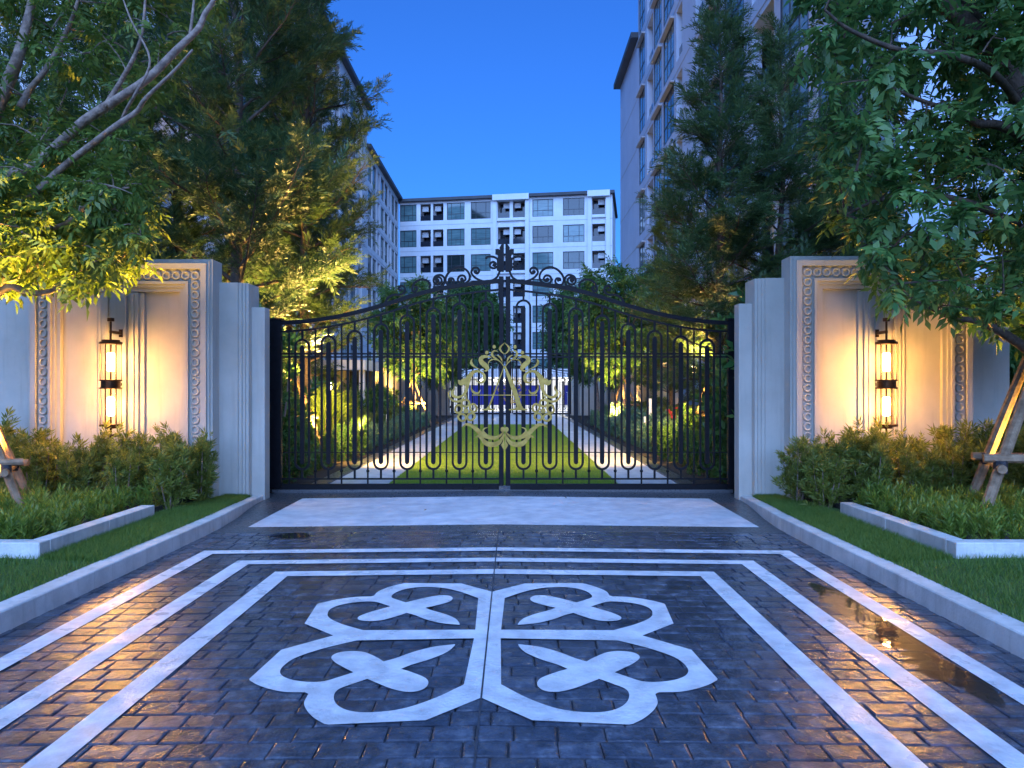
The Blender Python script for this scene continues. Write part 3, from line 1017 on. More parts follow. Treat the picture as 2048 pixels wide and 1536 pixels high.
    def ell(cx, cy, a, b, name, fn=E1, k=6.4):
        d, z = fn(cx, cy)
        vs = [(X(d) + a / k / GS * math.cos(t), z + b / k / GS * math.sin(t)) for t in np.linspace(0, 2 * math.pi, 18, endpoint=False)]
        MB().plate(vs, Y + yo[0] - 0.003, Y + yo[1]).build(name, M['gold'], G)
    ell(834, 90, 20, 24, 'emblem_bead'); ell(741, 163, 22, 24, 'emblem_bead')
    ell(868, 1172, 26, 30, 'emblem_bead', E2, 5.907)
    MB().plate([(X(a), b) for a, b in (E2(886, 1290), E2(848, 1355), E2(886, 1425))], Y + yo[0] - 0.002, Y + yo[1]).build('emblem_lozenge', M['gold'], G)
    fx, fz = E1(476, 905)
    for k in range(5):
        a = R(90 + 72 * k - 4)
        pc = (fx + 0.112 * math.cos(a), fz + 0.112 * math.sin(a))
        path = []
        for t in np.linspace(0, 2 * math.pi, 22, endpoint=False):
            rr = 0.056 * (1 - 0.10 * math.cos(t) ** 2) * (1 - 0.13 * max(0, math.cos(t)) ** 6)
            path.append((pc[0] + rr * math.cos(t + a), pc[1] + rr * math.sin(t + a)))
        rib('emblem_petal', path, 0.030, yo[0] - 0.0005 * k, yo[1], 'gold', closed=True)
    ell(476, 905, 33, 33, 'emblem_flower_eye')
    # half of the letter A: thin stroke on one leaf, thick on the other
    y0, y1 = Y - 0.068, Y - 0.048
    if s < 0:
        rib('letter_stroke', [E1(964, 335), E1(880, 555), E1(765, 868)], [0.012, 0.022, 0.024], -0.068, -0.048, 'gold')
        MB().plate([(X(a), b) for a, b in (E1(682, 884), E1(735, 876), E1(752, 850), E1(778, 850), E1(790, 876), E1(842, 884), E1(842, 898), E1(682, 898))], y0 - 0.001, y1).build('letter_serif', M['gold'], G)
        rib('letter_bar', [E1(553, 705), E1(966, 705)], 0.013, -0.0665, -0.049, 'gold')
    else:
        rib('letter_stroke', [E1(964, 335), E1(925, 440), E1(845, 640), E1(772, 868)], [0.018, 0.045, 0.066, 0.070], -0.068, -0.048, 'gold')
        MB().plate([(X(a), b) for a, b in (E1(684, 884), E1(728, 874), E1(742, 848), E1(804, 848), E1(830, 872), E1(912, 884), E1(912, 898), E1(684, 898))], y0 - 0.001, y1).build('letter_serif', M['gold'], G)
        rib('letter_bar', [E1(550, 705), E1(966, 705)], 0.013, -0.0665, -0.049, 'gold')
    # standoff pins that hold the emblem to the bars
    for cx, cy in ((700, 330), (500, 560), (476, 905), (640, 250)):
        d, z = E1(cx, cy)
        MB().box(X(d) - 0.006, X(d) + 0.006, Y - 0.05, Y + 0.01, z - 0.006, z + 0.006).build('emblem_pin', M['iron'], G)
    return G
GY = 10.77
gl = gate_leaf(-1, GY, 'black wrought iron gate leaf with the thin stroke of the gold letter A')
gr = gate_leaf(1, GY, 'black wrought iron gate leaf with the thick stroke of the gold letter A')
for src, nm in ((gl, 'thin'), (gr, 'thick')):
    c = copy_tree(src)
    c.location = (src.location.x + 0.05, 41.5, 0.0)
    tag(c, 'far black gate leaf at the garden end with gold emblem, %s letter stroke' % nm, 'gate', 'leaves of the far garden gate')

# ------------------------------------------------------------------ the garden inside the gate
sh = MB().box(-1.8, 1.8, 11.3, 31.0, -0.10, -0.004).build('lawn', M['lawn'])
tag(sh, 'bright green central lawn between two stone paths', 'lawn', kind='structure')
for s in (-1, 1):
    P = empty('garden_path', (s * 2.3, 20, -0.02), 'pale stone slab path with dark edging beside the central lawn', 'path', kind='structure')
    y = 11.3
    while y < 31:
        y2 = min(y + 0.62, 31.0)
        MB().box(s * 1.805, s * 2.72, y + 0.003, y2 - 0.003, -0.08, 0.004).build('path_slab', M['slab'], P)
        y = y2
    y = 11.3
    while y < 41:
        y2 = min(y + 1.2, 41.0)
        MB().box(s * 2.725, s * 2.95, y + 0.002, y2 - 0.002, -0.08, 0.03).build('edging_slab', M['granite'], P)
        y = y2
    bd = MB().box(s * 2.951, s * 12.5, 10.8, 41.0, -0.25, 0.0).build('garden_bed', M['soil'])
    tag(bd, 'dark planted garden bed beside the path', 'garden bed', kind='structure')
fc = empty('forecourt', (0, 38, 0), 'pale paved court beyond the lawn', 'paving', kind='structure')
for i in range(6):
    for j in range(16):
        MB().box(-2.72 + i * 0.907 + 0.002, -2.72 + (i + 1) * 0.907 - 0.002, 31.004 + j * 0.8 + 0.002, 31.004 + (j + 1) * 0.8 - 0.002, -0.05, 0.004).build('court_slab', M['slab'], fc)
rd = MB().box(-40, 40, 43.9, 79, -0.25, -0.01).build('road', M['slab'])
tag(rd, 'pale paved service road behind the far gate', 'road', kind='structure')

# ------------------------------------------------------------------ buildings
WIN_CACHE = {}
def window_meshes(w, h, style, pane_key):
    k = (round(w, 2), round(h, 2), style, pane_key)
    if k in WIN_CACHE: return WIN_CACHE[k]
    m = MB(); f = 0.07
    if style != 'bal':
        m.box(0, w, -0.03, 0.05, 0, f); m.box(0, w, -0.03, 0.05, h - f, h)
        m.box(0, f, -0.03, 0.05, f, h - f); m.box(w - f, w, -0.03, 0.05, f, h - f)
        zt = h * 0.36
        m.box(f, w - f, -0.02, 0.05, zt - 0.03, zt + 0.03)
        if style == 'wide':
            for q in (0.25, 0.75): m.box(w * q - 0.035, w * q + 0.035, -0.02, 0.05, zt + 0.03, h - f)
            for q in (0.25, 0.5, 0.75): m.box(w * q - 0.02, w * q + 0.02, -0.02, 0.05, f, zt - 0.03)
        elif style == 'tall':
            for q in (0.33, 0.66): m.box(w * q - 0.03, w * q + 0.03, -0.02, 0.05, f, h - f)
        else:
            m.box(w * 0.5 - 0.03, w * 0.5 + 0.03, -0.02, 0.05, f, h - f)
    fr = m.mesh('window', fix=False); fr.materials.append(M['frame'])
    pm = MB().box(f * 0.5, w - f * 0.5, 0.0, 0.03, f * 0.5, h - f * 0.5).mesh('pane', fix=False)
    pm.materials.append(M[pane_key])
    WIN_CACHE[k] = (fr, pm)
    return WIN_CACHE[k]

def facade(name, label, origin, rotz, length, depth, ztop, bays, levels, mat, zbase=-0.2, pane='pane', hoods=False, roof='bdark', rail=True, group=None, parapets=()):
    B = empty(name, origin, label, 'building', group)
    B.rotation_euler = (0, 0, rotz)
    def part(nm, mb, mt):
        o = bpy.data.objects.new(nm, mb.mesh(nm, fix=False)); o.data.materials.append(mt)
        COL.objects.link(o); o.parent = B
        return o
    # wall: piers full height, spandrels between the rows
    wl = MB(); th = 0.32
    edges = sorted([(b[0], b[1]) for b in bays])
    u = 0.0
    for a, b in edges:
        if a > u + 0.01: wl.box(u, a, 0, th, zbase, ztop)
        u = b
    if u < length - 0.01: wl.box(u, length, 0, th, zbase, ztop)
    lv = sorted(levels)                    # (sill, head)
    for a, b in edges:
        z = zbase
        for sl, hd in lv:
            wl.box(a - 0.002, b + 0.002, 0.003, th - 0.003, z, sl); z = hd
        wl.box(a - 0.002, b + 0.002, 0.003, th - 0.003, z, ztop - 0.002)
    part('wall', wl, mat)
    core = MB().box(0.02, length - 0.02, 1.35, depth, zbase, ztop - 0.05)
    core.box(0.02, 0.3, th - 0.01, 1.36, zbase, ztop - 0.05); core.box(length - 0.3, length - 0.02, th - 0.01, 1.36, zbase, ztop - 0.05)
    for sl, hd in lv:
        core.box(0.3, length - 0.3, th - 0.01, 1.36, sl - 0.75, sl - 0.6)
    part('core_wall', core, mat)
    rf = MB().box(-0.25, length + 0.25, -0.45, depth + 0.2, ztop, ztop + 0.32)
    part('roof', rf, M[roof])
    for (a, b, hh) in parapets:
        part('parapet', MB().box(a, b, -0.55, 0.6, ztop - 0.3, ztop + hh), M['bwhite'])
        part('pilaster', MB().box(a, a + 0.45, -0.25, 0.01, zbase, ztop - 0.3), M['bwhite'])
        part('pilaster', MB().box(b - 0.45, b, -0.25, 0.01, zbase, ztop - 0.3), M['bwhite'])
        for sl, hd in lv[::2]:
            part('band_course', MB().box(a + 0.46, b - 0.46, -0.18, 0.0, sl - 0.35, sl - 0.15), M['bwhite'])
    for sl, hd in lv:
        part('joint_line', MB().box(0.02, length - 0.02, -0.012, 0.0, sl - 0.52, sl - 0.48), M['bgrey'])
    acme = MB().box(0, 0.72, 0, 0.3, 0, 0.58).box(0.06, 0.66, -0.012, 0.0, 0.05, 0.53).mesh('air_conditioner', fix=False); acme.materials.append(M['ac'])
    for (a, b, st) in bays:
        w = b - a
        for sl, hd in lv:
            h = hd - sl
            if st == 'bal':
                fr, pm = window_meshes(w - 0.1, h - 0.1, 'two', 'door_glass')
                o = bpy.data.objects.new('balcony_door', fr); COL.objects.link(o); o.parent = B; o.location = (a + 0.05, 1.28, sl + 0.0)
                q = bpy.data.objects.new('pane', pm); COL.objects.link(q); q.parent = o
                o = bpy.data.objects.new('air_conditioner', acme); COL.objects.link(o); o.parent = B
                sd = 0.08 if (int(a * 3) % 2) else w - 0.8
                o.location = (a + sd, 0.55, hd - 0.75)
                part('balustrade', MB().box(a + 0.01, b - 0.01, 0.13, 0.17, sl - 0.05, sl + 0.62), M['door_glass'])
            else:
                fr, pm = window_meshes(w, h, st, pane)
                o = bpy.data.objects.new('window', fr); COL.objects.link(o); o.parent = B; o.location = (a, 0.03 if hoods else 0.12, sl)
                q = bpy.data.objects.new('pane', pm); COL.objects.link(q); q.parent = o; q.location = (0, 0.0, 0)
                if hoods:
                    part('window_hood', MB().box(a - 0.06, b + 0.06, -0.20, 0.01, hd, hd + 0.09), M['bgrey'])
    return B
lev = [(20.55 - 2.95 * k, 22.48 - 2.95 * k) for k in range(7)]
facade('apartment_block', 'white apartment block closing the far end of the garden court', (-12.85, 86.0, 0), math.atan2(-4.0, 23.9), 24.2, 12, 22.75,
       [(0.05, 2.0, 'wide'), (2.46, 3.69, 'bal'), (3.94, 5.17, 'bal'), (5.58, 7.63, 'wide'), (8.36, 10.63, 'wide'), (11.45, 12.8, 'bal'), (13.17, 14.56, 'bal'),
        (15.37, 17.7, 'wide'), (18.78, 21.15, 'wide'), (22.0, 23.4, 'bal')], lev, M['bwhite'], parapets=((10.92, 15.02, 0.34), (21.5, 23.95, 0.34)))

def repeat_bays(length, pattern, start=0.6):
    out = []; u = start
    while True:
        for w, gap, st in pattern:
            if u + w > length - 0.4: return out
            out.append((u, u + w, st)); u += w + gap
levL = [(20.3 - 2.95 * k, 22.55 - 2.95 * k) for k in range(7)]
facade('apartment_wing', 'white apartment wing with tall window bays running to the far block', (-12.95, 67.2, 0), R(90), 18.6, 12, 23.0,
       repeat_bays(18.6, [(1.9, 0.35, 'tall'), (1.9, 0.6, 'tall'), (1.3, 0.6, 'bal')]), levL, M['bwhite'])
levT = [(23.4 - 2.95 * k, 25.65 - 2.95 * k) for k in range(8)]
facade('apartment_tower', 'taller white apartment wing glimpsed behind the left garden trees', (-12.9, 24.0, 0), R(90), 43.1, 13, 26.4,
       repeat_bays(43.1, [(2.3, 0.5, 'tall'), (2.3, 0.8, 'tall'), (1.5, 0.8, 'bal')]), levT, M['bwhite'], pane='pane_sky')
Y0 = 44.7
rb = [(44.2, 42.4, 'two'), (41.7, 39.9, 'bal'), (39.6, 37.6, 'tall'), (37.1, 34.7, 'tall'), (34.2, 33.0, 'bal'), (30.6, 29.4, 'bal'), (28.9, 26.9, 'tall'), (26.4, 24.2, 'tall'),
      (23.4, 21.4, 'bal'), (20.9, 18.9, 'tall'), (18.3, 16.3, 'tall')]
levR = [(25.2 - 2.95 * k, 27.45 - 2.95 * k) for k in range(9)]
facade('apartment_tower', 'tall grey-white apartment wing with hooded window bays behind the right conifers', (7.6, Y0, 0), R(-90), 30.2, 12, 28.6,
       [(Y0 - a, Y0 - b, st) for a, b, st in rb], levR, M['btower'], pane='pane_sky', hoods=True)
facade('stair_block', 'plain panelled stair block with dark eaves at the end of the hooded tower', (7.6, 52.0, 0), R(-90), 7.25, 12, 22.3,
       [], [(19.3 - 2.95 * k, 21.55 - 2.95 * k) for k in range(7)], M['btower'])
# low garden buildings seen through the gate
for s in (-1, 1):
    w = MB().box(s * 5.2, s * 5.5, 24.0, 40.5, -0.1, 2.35).build('garden_wall', M['beige'])
    tag(w, 'plain beige garden wall behind the staked trees', 'wall', 'garden walls')
    pw = empty('gate_pier', (s * 3.7, 41.5, 0), 'white pier beside the far black gate', 'pier', 'far gate piers')
    MB().box(s * 3.36, s * 3.75, 41.2, 41.9, -0.05, 2.5).build('shaft', M['stucco'], pw)
    MB().box(s * 3.75, s * 6.5, 41.3, 41.8, -0.05, 2.9).build('wing', M['stucco'], pw)
gh = empty('garden_pavilion', (-5.6, 22.5, 0), 'low garden pavilion with white fascia and dark opening', 'pavilion')
MB().box(-7.6, -4.3, 22.6, 25.0, 2.05, 2.35).build('roof', M['white'], gh)
MB().box(-7.5, -4.5, 24.6, 24.9, -0.05, 2.05).build('back_wall', M['bdark'], gh)
for x in (-7.4, -5.9, -4.45):
    MB().box(x - 0.08, x + 0.08, 22.8, 22.96, -0.05, 2.05).build('post', M['white'], gh)
cn = empty('entrance_canopy', (0.7, 50, 0), 'white entrance canopy lit from below behind the far gate', 'canopy')
MB().box(-7, 8, 50, 54, 2.2, 2.78).build('fascia', M['white'], cn)
for x in (-6.8, -2.9, 4.2, 7.8):
    MB().box(x - 0.15, x + 0.15, 50.3, 50.6, -0.05, 2.2).build('column', M['white'], cn)
MB().box(-7, 8, 53.7, 54, -0.05, 2.2).build('back_wall', M['white'], cn)
for k, x in enumerate((-2.0, -1.1, -0.5, 2.4, 3.4, 3.9, 4.6)):
    MB().box(x - 0.14, x + 0.14, 50.02, 50.12, 1.98, 2.10).build('lamp', M['cool_light'], cn)
    MB().box(x - 0.03, x + 0.03, 50.03, 50.09, 2.09, 2.21).build('lamp_arm', M['iron'], cn)
point('canopy_light', (-1.2, 50.8, 1.9), 45, (1, 0.97, 0.9), 0.3, cn)
point('canopy_light', (3.6, 50.8, 1.9), 45, (1, 0.97, 0.9), 0.3, cn)
for x0, x1, lb in ((-2.7, -0.3, 'blue site panel below the canopy next to the paired lamps'), (0.2, 1.9, 'narrow blue site panel below the middle of the canopy'), (3.5, 5.2, 'blue site panel with white railing below the canopy')):
    p = empty('blue_panel', ((x0 + x1) / 2, 48.5, 0), lb, 'panel', 'blue panels')
    MB().box(x0, x1, 48.45, 48.52, 0.40, 1.68).build('board', M['blue'], p)
    for x in (x0 + 0.05, x1 - 0.05):
        MB().box(x - 0.03, x + 0.03, 48.53, 48.6, -0.02, 1.7).build('post', M['white'], p)
    if x0 > 3:
        for k in range(8):
            MB().box(x0 + 0.15 + k * 0.15, x0 + 0.18 + k * 0.15, 48.40, 48.44, 0.35, 1.2).build('railing_bar', M['white'], p)
        MB().box(x0 + 0.1, x0 + 1.3, 48.40, 48.445, 1.2, 1.24).build('railing_rail', M['white'], p)

# ------------------------------------------------------------------ foliage
nrng = np.random.default_rng(11)
def unit(v): return v / np.maximum(np.linalg.norm(v, axis=-1, keepdims=True), 1e-9)
def frames(d, rg, roll=1.0):
    d = unit(d)
    ref = np.array([0, 0, 1.0]) + rg.normal(0, 0.35 * roll, d.shape)
    x = unit(np.cross(d, ref)); z = np.cross(x, d)
    return np.stack([x, d, z], axis=-1)            # local x, y(along), z -> world
def bake(tv, tf, pos, fr, sc):
    n = len(pos); k = len(tv)
    V = np.einsum('nij,kj->nki', fr, tv) * sc[:, None, None] + pos[:, None, :]
    Fc = (tf[None, :, :] + (np.arange(n) * k)[:, None, None]).reshape(-1, tf.shape[1])
    return V.reshape(-1, 3), Fc
def mesh_np(name, V, Fc, mat):
    me = bpy.data.meshes.new(name)
    k = Fc.shape[1]
    me.vertices.add(len(V)); me.vertices.foreach_set('co', V.astype(np.float32).ravel())
    me.loops.add(Fc.size); me.loops.foreach_set('vertex_index', Fc.astype(np.int32).ravel())
    me.polygons.add(len(Fc))
    me.polygons.foreach_set('loop_start', np.arange(0, Fc.size, k, dtype=np.int32))
    me.polygons.foreach_set('loop_total', np.full(len(Fc), k, dtype=np.int32))
    me.update(calc_edges=True)
    me.materials.append(mat)
    return me

def leaf_quad(base, d, side, length, width, droop):
    "four vertices of one pointed leaf"
    d = d / np.linalg.norm(d); side = side / np.linalg.norm(side)
    nrm = np.cross(side, d)
    mid = base + d * length * 0.45 + nrm * (width * 0.12)
    tip = base + d * length + np.array([0, 0, -droop * length])
    return [base, mid - side * width / 2, tip, mid + side * width / 2]
def tpl_pinnate(nl=9, L=0.30, ll=0.12, lw=0.042, droop=0.25, seed=1):
    r = np.random.default_rng(seed); v = []
    for i in range(nl):
        t = (i // 2 + 0.7) / (nl / 2 + 0.6)
        b = np.array([0, t * L, -0.10 * t * t * L])
        sd = 1 if i % 2 else -1
        if i == nl - 1: d = np.array([0, 1, -0.2])
        else: d = np.array([sd * 0.85, 0.62, -0.18]) + r.normal(0, 0.12, 3)
        s = np.cross(d, np.array([0, 0, 1.0])) + r.normal(0, 0.25, 3)
        v += leaf_quad(b, d, s, ll * r.uniform(0.75, 1.15), lw * r.uniform(0.8, 1.15), droop * r.uniform(0.4, 1.6))
    return np.array(v), np.arange(len(v)).reshape(-1, 4)
def tpl_tuft(nl=14, L=0.12, ll=0.13, lw=0.014, spread=0.9, seed=1, flat=1.0):
    r = np.random.default_rng(seed); v = []
    for i in range(nl):
        t = (i + 0.3) / nl
        a = i * 2.4 + r.uniform(-0.3, 0.3)
        sp = spread * (1 - 0.55 * t)
        d = np.array([math.cos(a) * sp, 0.75, math.sin(a) * sp * flat])
        b = np.array([0, t * L, 0])
        s = np.cross(d, r.normal(0, 1, 3))
        v += leaf_quad(b, d, s, ll * r.uniform(0.75, 1.2), lw * r.uniform(0.8, 1.2), r.uniform(0, 0.25))
    return np.array(v), np.arange(len(v)).reshape(-1, 4)
def tpl_feather(nl=22, L=0.34, ll=0.10, lw=0.011, seed=1):
    r = np.random.default_rng(seed); v = []
    for i in range(nl):
        t = (i + 0.5) / nl
        sd = 1 if i % 2 else -1
        b = np.array([0, t * L, 0.05 * math.sin(t * 3)])
        d = np.array([sd * (0.9 - 0.45 * t), 0.55 + 0.4 * t, r.normal(0.12, 0.15)])
        s = np.cross(d, np.array([0, 0, 1.0])) + r.normal(0, 0.3, 3)
        v += leaf_quad(b, d, s, ll * r.uniform(0.8, 1.2) * (1 - 0.35 * t), lw, r.uniform(0, 0.15))
    return np.array(v), np.arange(len(v)).reshape(-1, 4)

PIN = [tpl_pinnate(9, 0.28, 0.115, 0.040, 0.25, k) for k in range(4)]
PINB = [tpl_pinnate(9, 0.27, 0.125, 0.050, 0.22, 10 + k) for k in range(4)]
FEA = [tpl_feather(22, 0.34, 0.135, 0.019, k) for k in range(4)]
TUF = [tpl_tuft(16, 0.11, 0.10, 0.019, 0.9, k) for k in range(4)]
SML = [tpl_tuft(12, 0.12, 0.075, 0.030, 0.95, 20 + k) for k in range(4)]

def foliage(tpls, pos, dirs, scale, rg, roll=1.0):
    pos = np.asarray(pos); dirs = np.asarray(dirs); Vs = []; Fs = []; off = 0
    pick = rg.integers(0, len(tpls), len(pos))
    for k, (tv, tf) in enumerate(tpls):
        m = pick == k
        if not m.any(): continue
        V, Fc = bake(tv, tf, pos[m], frames(dirs[m], rg, roll), scale * rg.uniform(0.55, 1.3, m.sum()))
        Vs.append(V); Fs.append(Fc + off); off += len(V)
    return np.concatenate(Vs), np.concatenate(Fs)

def resample(pts, step=0.12):
    out = [Vector(pts[0])]
    for a, b in zip(pts[:-1], pts[1:]):
        a, b = Vector(a), Vector(b); n = max(1, int((b - a).length / step))
        out += [a.lerp(b, (i + 1) / n) for i in range(n)]
    return out

def broad_tree(name, label, base, limbs, targets, mat, bark, tpls, rg, per_twig=6, scale=1.0, droop=0.35, group=None, maxd=1.6):
    "limbs: list of (points, r0, r1); targets: points where twigs end"
    T = empty(name, base, label, 'tree', group)
    wood = MB(); nodes = []
    for pts, r0, r1 in limbs:
        c = [Vector(p) for p in cat_rom([tuple(p) for p in pts], 5)]
        n = len(c)
        wood.tube(c, [r0 + (r1 - r0) * i / (n - 1) for i in range(n)], 8)
        nodes += [p for i, p in enumerate(resample(c)) if i > 2]
    arr = np.array([tuple(p) for p in nodes])
    tg = np.array(targets)
    d0 = np.array([np.min(np.linalg.norm(arr - t, axis=1)) for t in tg])
    pos = []; dirs = []
    tw = MB()
    for t in tg[np.argsort(d0)]:
        dd = np.linalg.norm(arr - t, axis=1) + np.maximum(0, arr[:, 2] - t[2]) * 0.5
        k = int(np.argmin(dd)); a = arr[k]
        L = float(np.linalg.norm(t - a))
        if L > maxd or L < 0.03: continue
        mid = (a + t) / 2 + rg.normal(0, 0.08 * L, 3) + np.array([0, 0, 0.10 * L])
        ts = np.linspace(0, 1, 5)[:, None]
        path = (1 - ts) ** 2 * a + 2 * ts * (1 - ts) * mid + ts ** 2 * t
        r = 0.006 + 0.011 * min(1, L / 0.9)
        tw.tube([tuple(p) for p in path], [r, r * 0.8, r * 0.62, r * 0.45, r * 0.25], 4, cap=False)
        arr = np.concatenate([arr, path[1:]])
        fwd = unit(path[-1] - path[-2])
        m = max(2, int(rg.poisson(per_twig)))
        for i in range(m):
            q = rg.uniform(0.25, 1.0)
            pnt = (1 - q) ** 2 * a + 2 * q * (1 - q) * mid + q ** 2 * t
            pos.append(pnt)
            dv = fwd * 0.6 + rg.normal(0, 0.55, 3) + np.array([0, 0, -droop * rg.uniform(0.2, 1.6)])
            dirs.append(dv)
    wood.build('trunk', bark, T, smooth=True, fix=False)
    tw.build('twigs', bark, T, fix=False)['kind'] = 'stuff'
    V, Fc = foliage(tpls, pos, dirs, scale, rg)
    me = mesh_np('crown', V, Fc, mat)
    link('crown', me, None, T)
    return T

def conifer_meshes(seed, h, rmax, nb=64, low=0.16, tpls=FEA, scale=1.0, mat='leaf_c', bark='bark_dark', peak=0.30, dens=1.0, tip=0.06):
    rg = np.random.default_rng(seed)
    wood = MB()
    k = 9
    tr = [(rg.normal(0, 0.03) * (i > 0), rg.normal(0, 0.03) * (i > 0), h * i / k) for i in range(k + 1)]
    wood.tube(cat_rom(tr, 3), list(np.linspace(0.028 + h * 0.010, 0.012, k * 3 + 1)), 8)
    trp = np.array(cat_rom(tr, 3))
    pos = []; dirs = []
    for i in range(nb):
        t = low + (0.985 - low) * (i + rg.uniform(0, 1)) / nb
        z = h * t
        a = i * 2.399 + rg.uniform(-0.4, 0.4)
        prof = (min(1, (t - low) / max(0.01, peak - low) * 0.55 + 0.45)) * ((1 - t) / (1 - peak)) ** 0.75 if t > peak else 0.55 + 0.45 * (t - low) / (peak - low)
        L = max(rmax * tip, rmax * prof * rg.uniform(0.62, 1.12))
        el = R(rg.uniform(12, 34)) + t * 0.35
        o = np.array([np.interp(z, trp[:, 2], trp[:, 0]), np.interp(z, trp[:, 2], trp[:, 1]), z])
        dr = np.array([math.cos(a) * math.cos(el), math.sin(a) * math.cos(el), math.sin(el)])
        ns = 6
        pts = [o]
        dd = dr.copy()
        for s in range(ns):
            dd = unit(dd + rg.normal(0, 0.10, 3) + np.array([0, 0, -0.05 if s < 3 else 0.06]))
            pts.append(pts[-1] + dd * L / ns)
        P = np.array(pts)
        r0 = 0.008 + 0.011 * L
        wood.tube([tuple(p) for p in P], list(np.linspace(r0, 0.004, ns + 1)), 5, cap=False)
        n_tw = int((5 + L * 10) * dens)
        for j in range(n_tw):
            q = 0.22 + 0.78 * (j + rg.uniform(0, 1)) / n_tw
            b = np.array([np.interp(q * ns, np.arange(ns + 1), P[:, c]) for c in range(3)])
            side = 1 if j % 2 else -1
            tang = unit(P[-1] - P[0])
            lat = unit(np.cross(tang, [0, 0, 1.0])) * side
            tl = (0.14 + 0.30 * L * (1 - q) * rg.uniform(0.5, 1.1)) + 0.05
            td = unit(lat * 0.8 + tang * 0.75 + np.array([0, 0, rg.uniform(-0.12, 0.32)]))
            e = b + td * tl
            wood.tube([tuple(b), tuple(e)], [0.005, 0.002], 3, cap=False)
            m = max(2, int(tl / 0.085))
            for c in range(m):
                f = (c + 0.6) / m
                pos.append(b + (e - b) * f)
                dirs.append(td + rg.normal(0, 0.38, 3) + np.array([0, 0, 0.12]))
        pos.append(P[-1]); dirs.append(dd)
    V, Fc = foliage(tpls, pos, dirs, scale, rg, 0.7)
    wm = wood.mesh('trunk', smooth=True, fix=False); wm.materials.append(M[bark])
    cm = mesh_np('crown', V, Fc, M[mat])
    return wm, cm

def place_tree(name, label, meshes, loc, rz, sc=1.0, group=None):
    T = empty(name, loc, label, 'tree', group)
    T.rotation_euler = (0, 0, rz); T.scale = sc if hasattr(sc, '__len__') else (sc, sc, sc)
    for nm, me in zip(('trunk', 'crown'), meshes):
        o = bpy.data.objects.new(nm, me); COL.objects.link(o); o.parent = T
    return T

# --- front left tree: pale branches leaning over the lantern wall
def limb_px(pts):  # (x, y, Y)
    return [px(*p) for p in pts]
rgL = np.random.default_rng(21)
bl = Vector((-5.45, 7.4, 0.1))
trunkL = [bl, bl + Vector((-0.05, 0, 1.2)), bl + Vector((0.02, 0, 2.2)), bl + Vector((-0.1, 0.05, 3.2)), bl + Vector((-0.5, 0.1, 4.4)), bl + Vector((-0.4, 0.1, 5.8))]
def from_trunk(z): return bl + Vector((0, 0.02, z))
limbsL = [
    (trunkL, 0.13, 0.05),
    ([from_trunk(2.5)] + limb_px([(0, 371, 7.3), (70, 332, 7.2), (113, 293, 7.1), (168, 242, 7.0), (234, 199, 6.9), (297, 156, 6.8), (352, 101, 6.8), (395, 59, 6.8), (410, 27, 6.8), (432, -10, 6.8), (470, -120, 6.8)]), 0.062, 0.016),
    ([from_trunk(2.2)] + limb_px([(0, 445, 7.2), (23, 434, 7.2), (78, 379, 7.1), (129, 332, 7.0), (199, 277, 6.8), (234, 250, 6.7), (273, 223, 6.7), (293, 195, 6.6), (350, 140, 6.5), (385, 100, 6.4)]), 0.050, 0.010),
    ([from_trunk(1.9)] + limb_px([(0, 496, 7.2), (51, 477, 7.1), (90, 457, 7.0), (129, 449, 7.0), (176, 410, 6.9), (219, 383, 6.9), (258, 375, 6.9)]), 0.045, 0.008),
    ([from_trunk(1.7)] + limb_px([(0, 566, 7.5), (23, 559, 7.5), (62, 535, 7.6), (117, 520, 7.7), (164, 504, 7.8), (195, 484, 7.9)]), 0.045, 0.010),
    ([from_trunk(1.6)] + limb_px([(0, 584, 7.2), (59, 586, 7.2), (102, 582, 7.3), (129, 562, 7.4), (195, 547, 7.5), (242, 516, 7.6), (272, 492, 7.6)]), 0.040, 0.007),
    ([from_trunk(2.9)] + limb_px([(-40, 300, 7.5), (16, 164, 7.4), (35, 117, 7.3), (51, 59, 7.3), (66, -10, 7.3), (90, -160, 7.2)]), 0.075, 0.03),
    (limb_px([(40, 215, 7.3), (59, 180, 7.3), (90, 141, 7.2), (125, 78, 7.2), (150, 20, 7.1), (180, -90, 7.0)]), 0.035, 0.012),
    (limb_px([(210, 214, 6.9), (240, 165, 6.9), (270, 110, 6.8), (285, 60, 6.8), (292, -20, 6.8)]), 0.026, 0.010),
    (limb_px([(380, 72, 6.8), (385, 30, 6.8), (392, -40, 6.8)]), 0.018, 0.008),
    (limb_px([(240, 248, 6.8), (255, 215, 6.7), (272, 185, 6.6), (300, 120, 6.6), (262, 40, 6.6), (240, -20, 6.6)]), 0.016, 0.006),
]
def sample_region(rg, n, test, lo, hi):
    out = []
    while len(out) < n:
        p = rg.uniform(lo, hi)
        if test(p): out.append(p)
    return out
def testL(p):
    x = VX + (p[0] - CX) * F / p[1]; y = VY - (p[2] - CH) * F / p[1]
    lim = 290 if y > 250 else 290 + (250 - y) * 0.62
    if x > lim * (1 - 0.0) : return False
    if y > 575 - 0.10 * max(0, x): return False
    return True
tl = sample_region(rgL, 470, testL, (-6.6, 6.75, 2.3), (-2.3, 9.0, 6.6))
tl += sample_region(rgL, 330, lambda p: testL(p) and VY - (p[2] - CH) * F / p[1] > 330, (-5.8, 6.6, 2.3), (-3.2, 8.4, 4.0))
broad_tree('leafy_tree', 'leafy tree with pale leaning branches overhanging the left lantern wall', bl, limbsL, tl, M['leaf_a'], M['bark'], PIN, rgL, per_twig=6, scale=0.82, group=None)

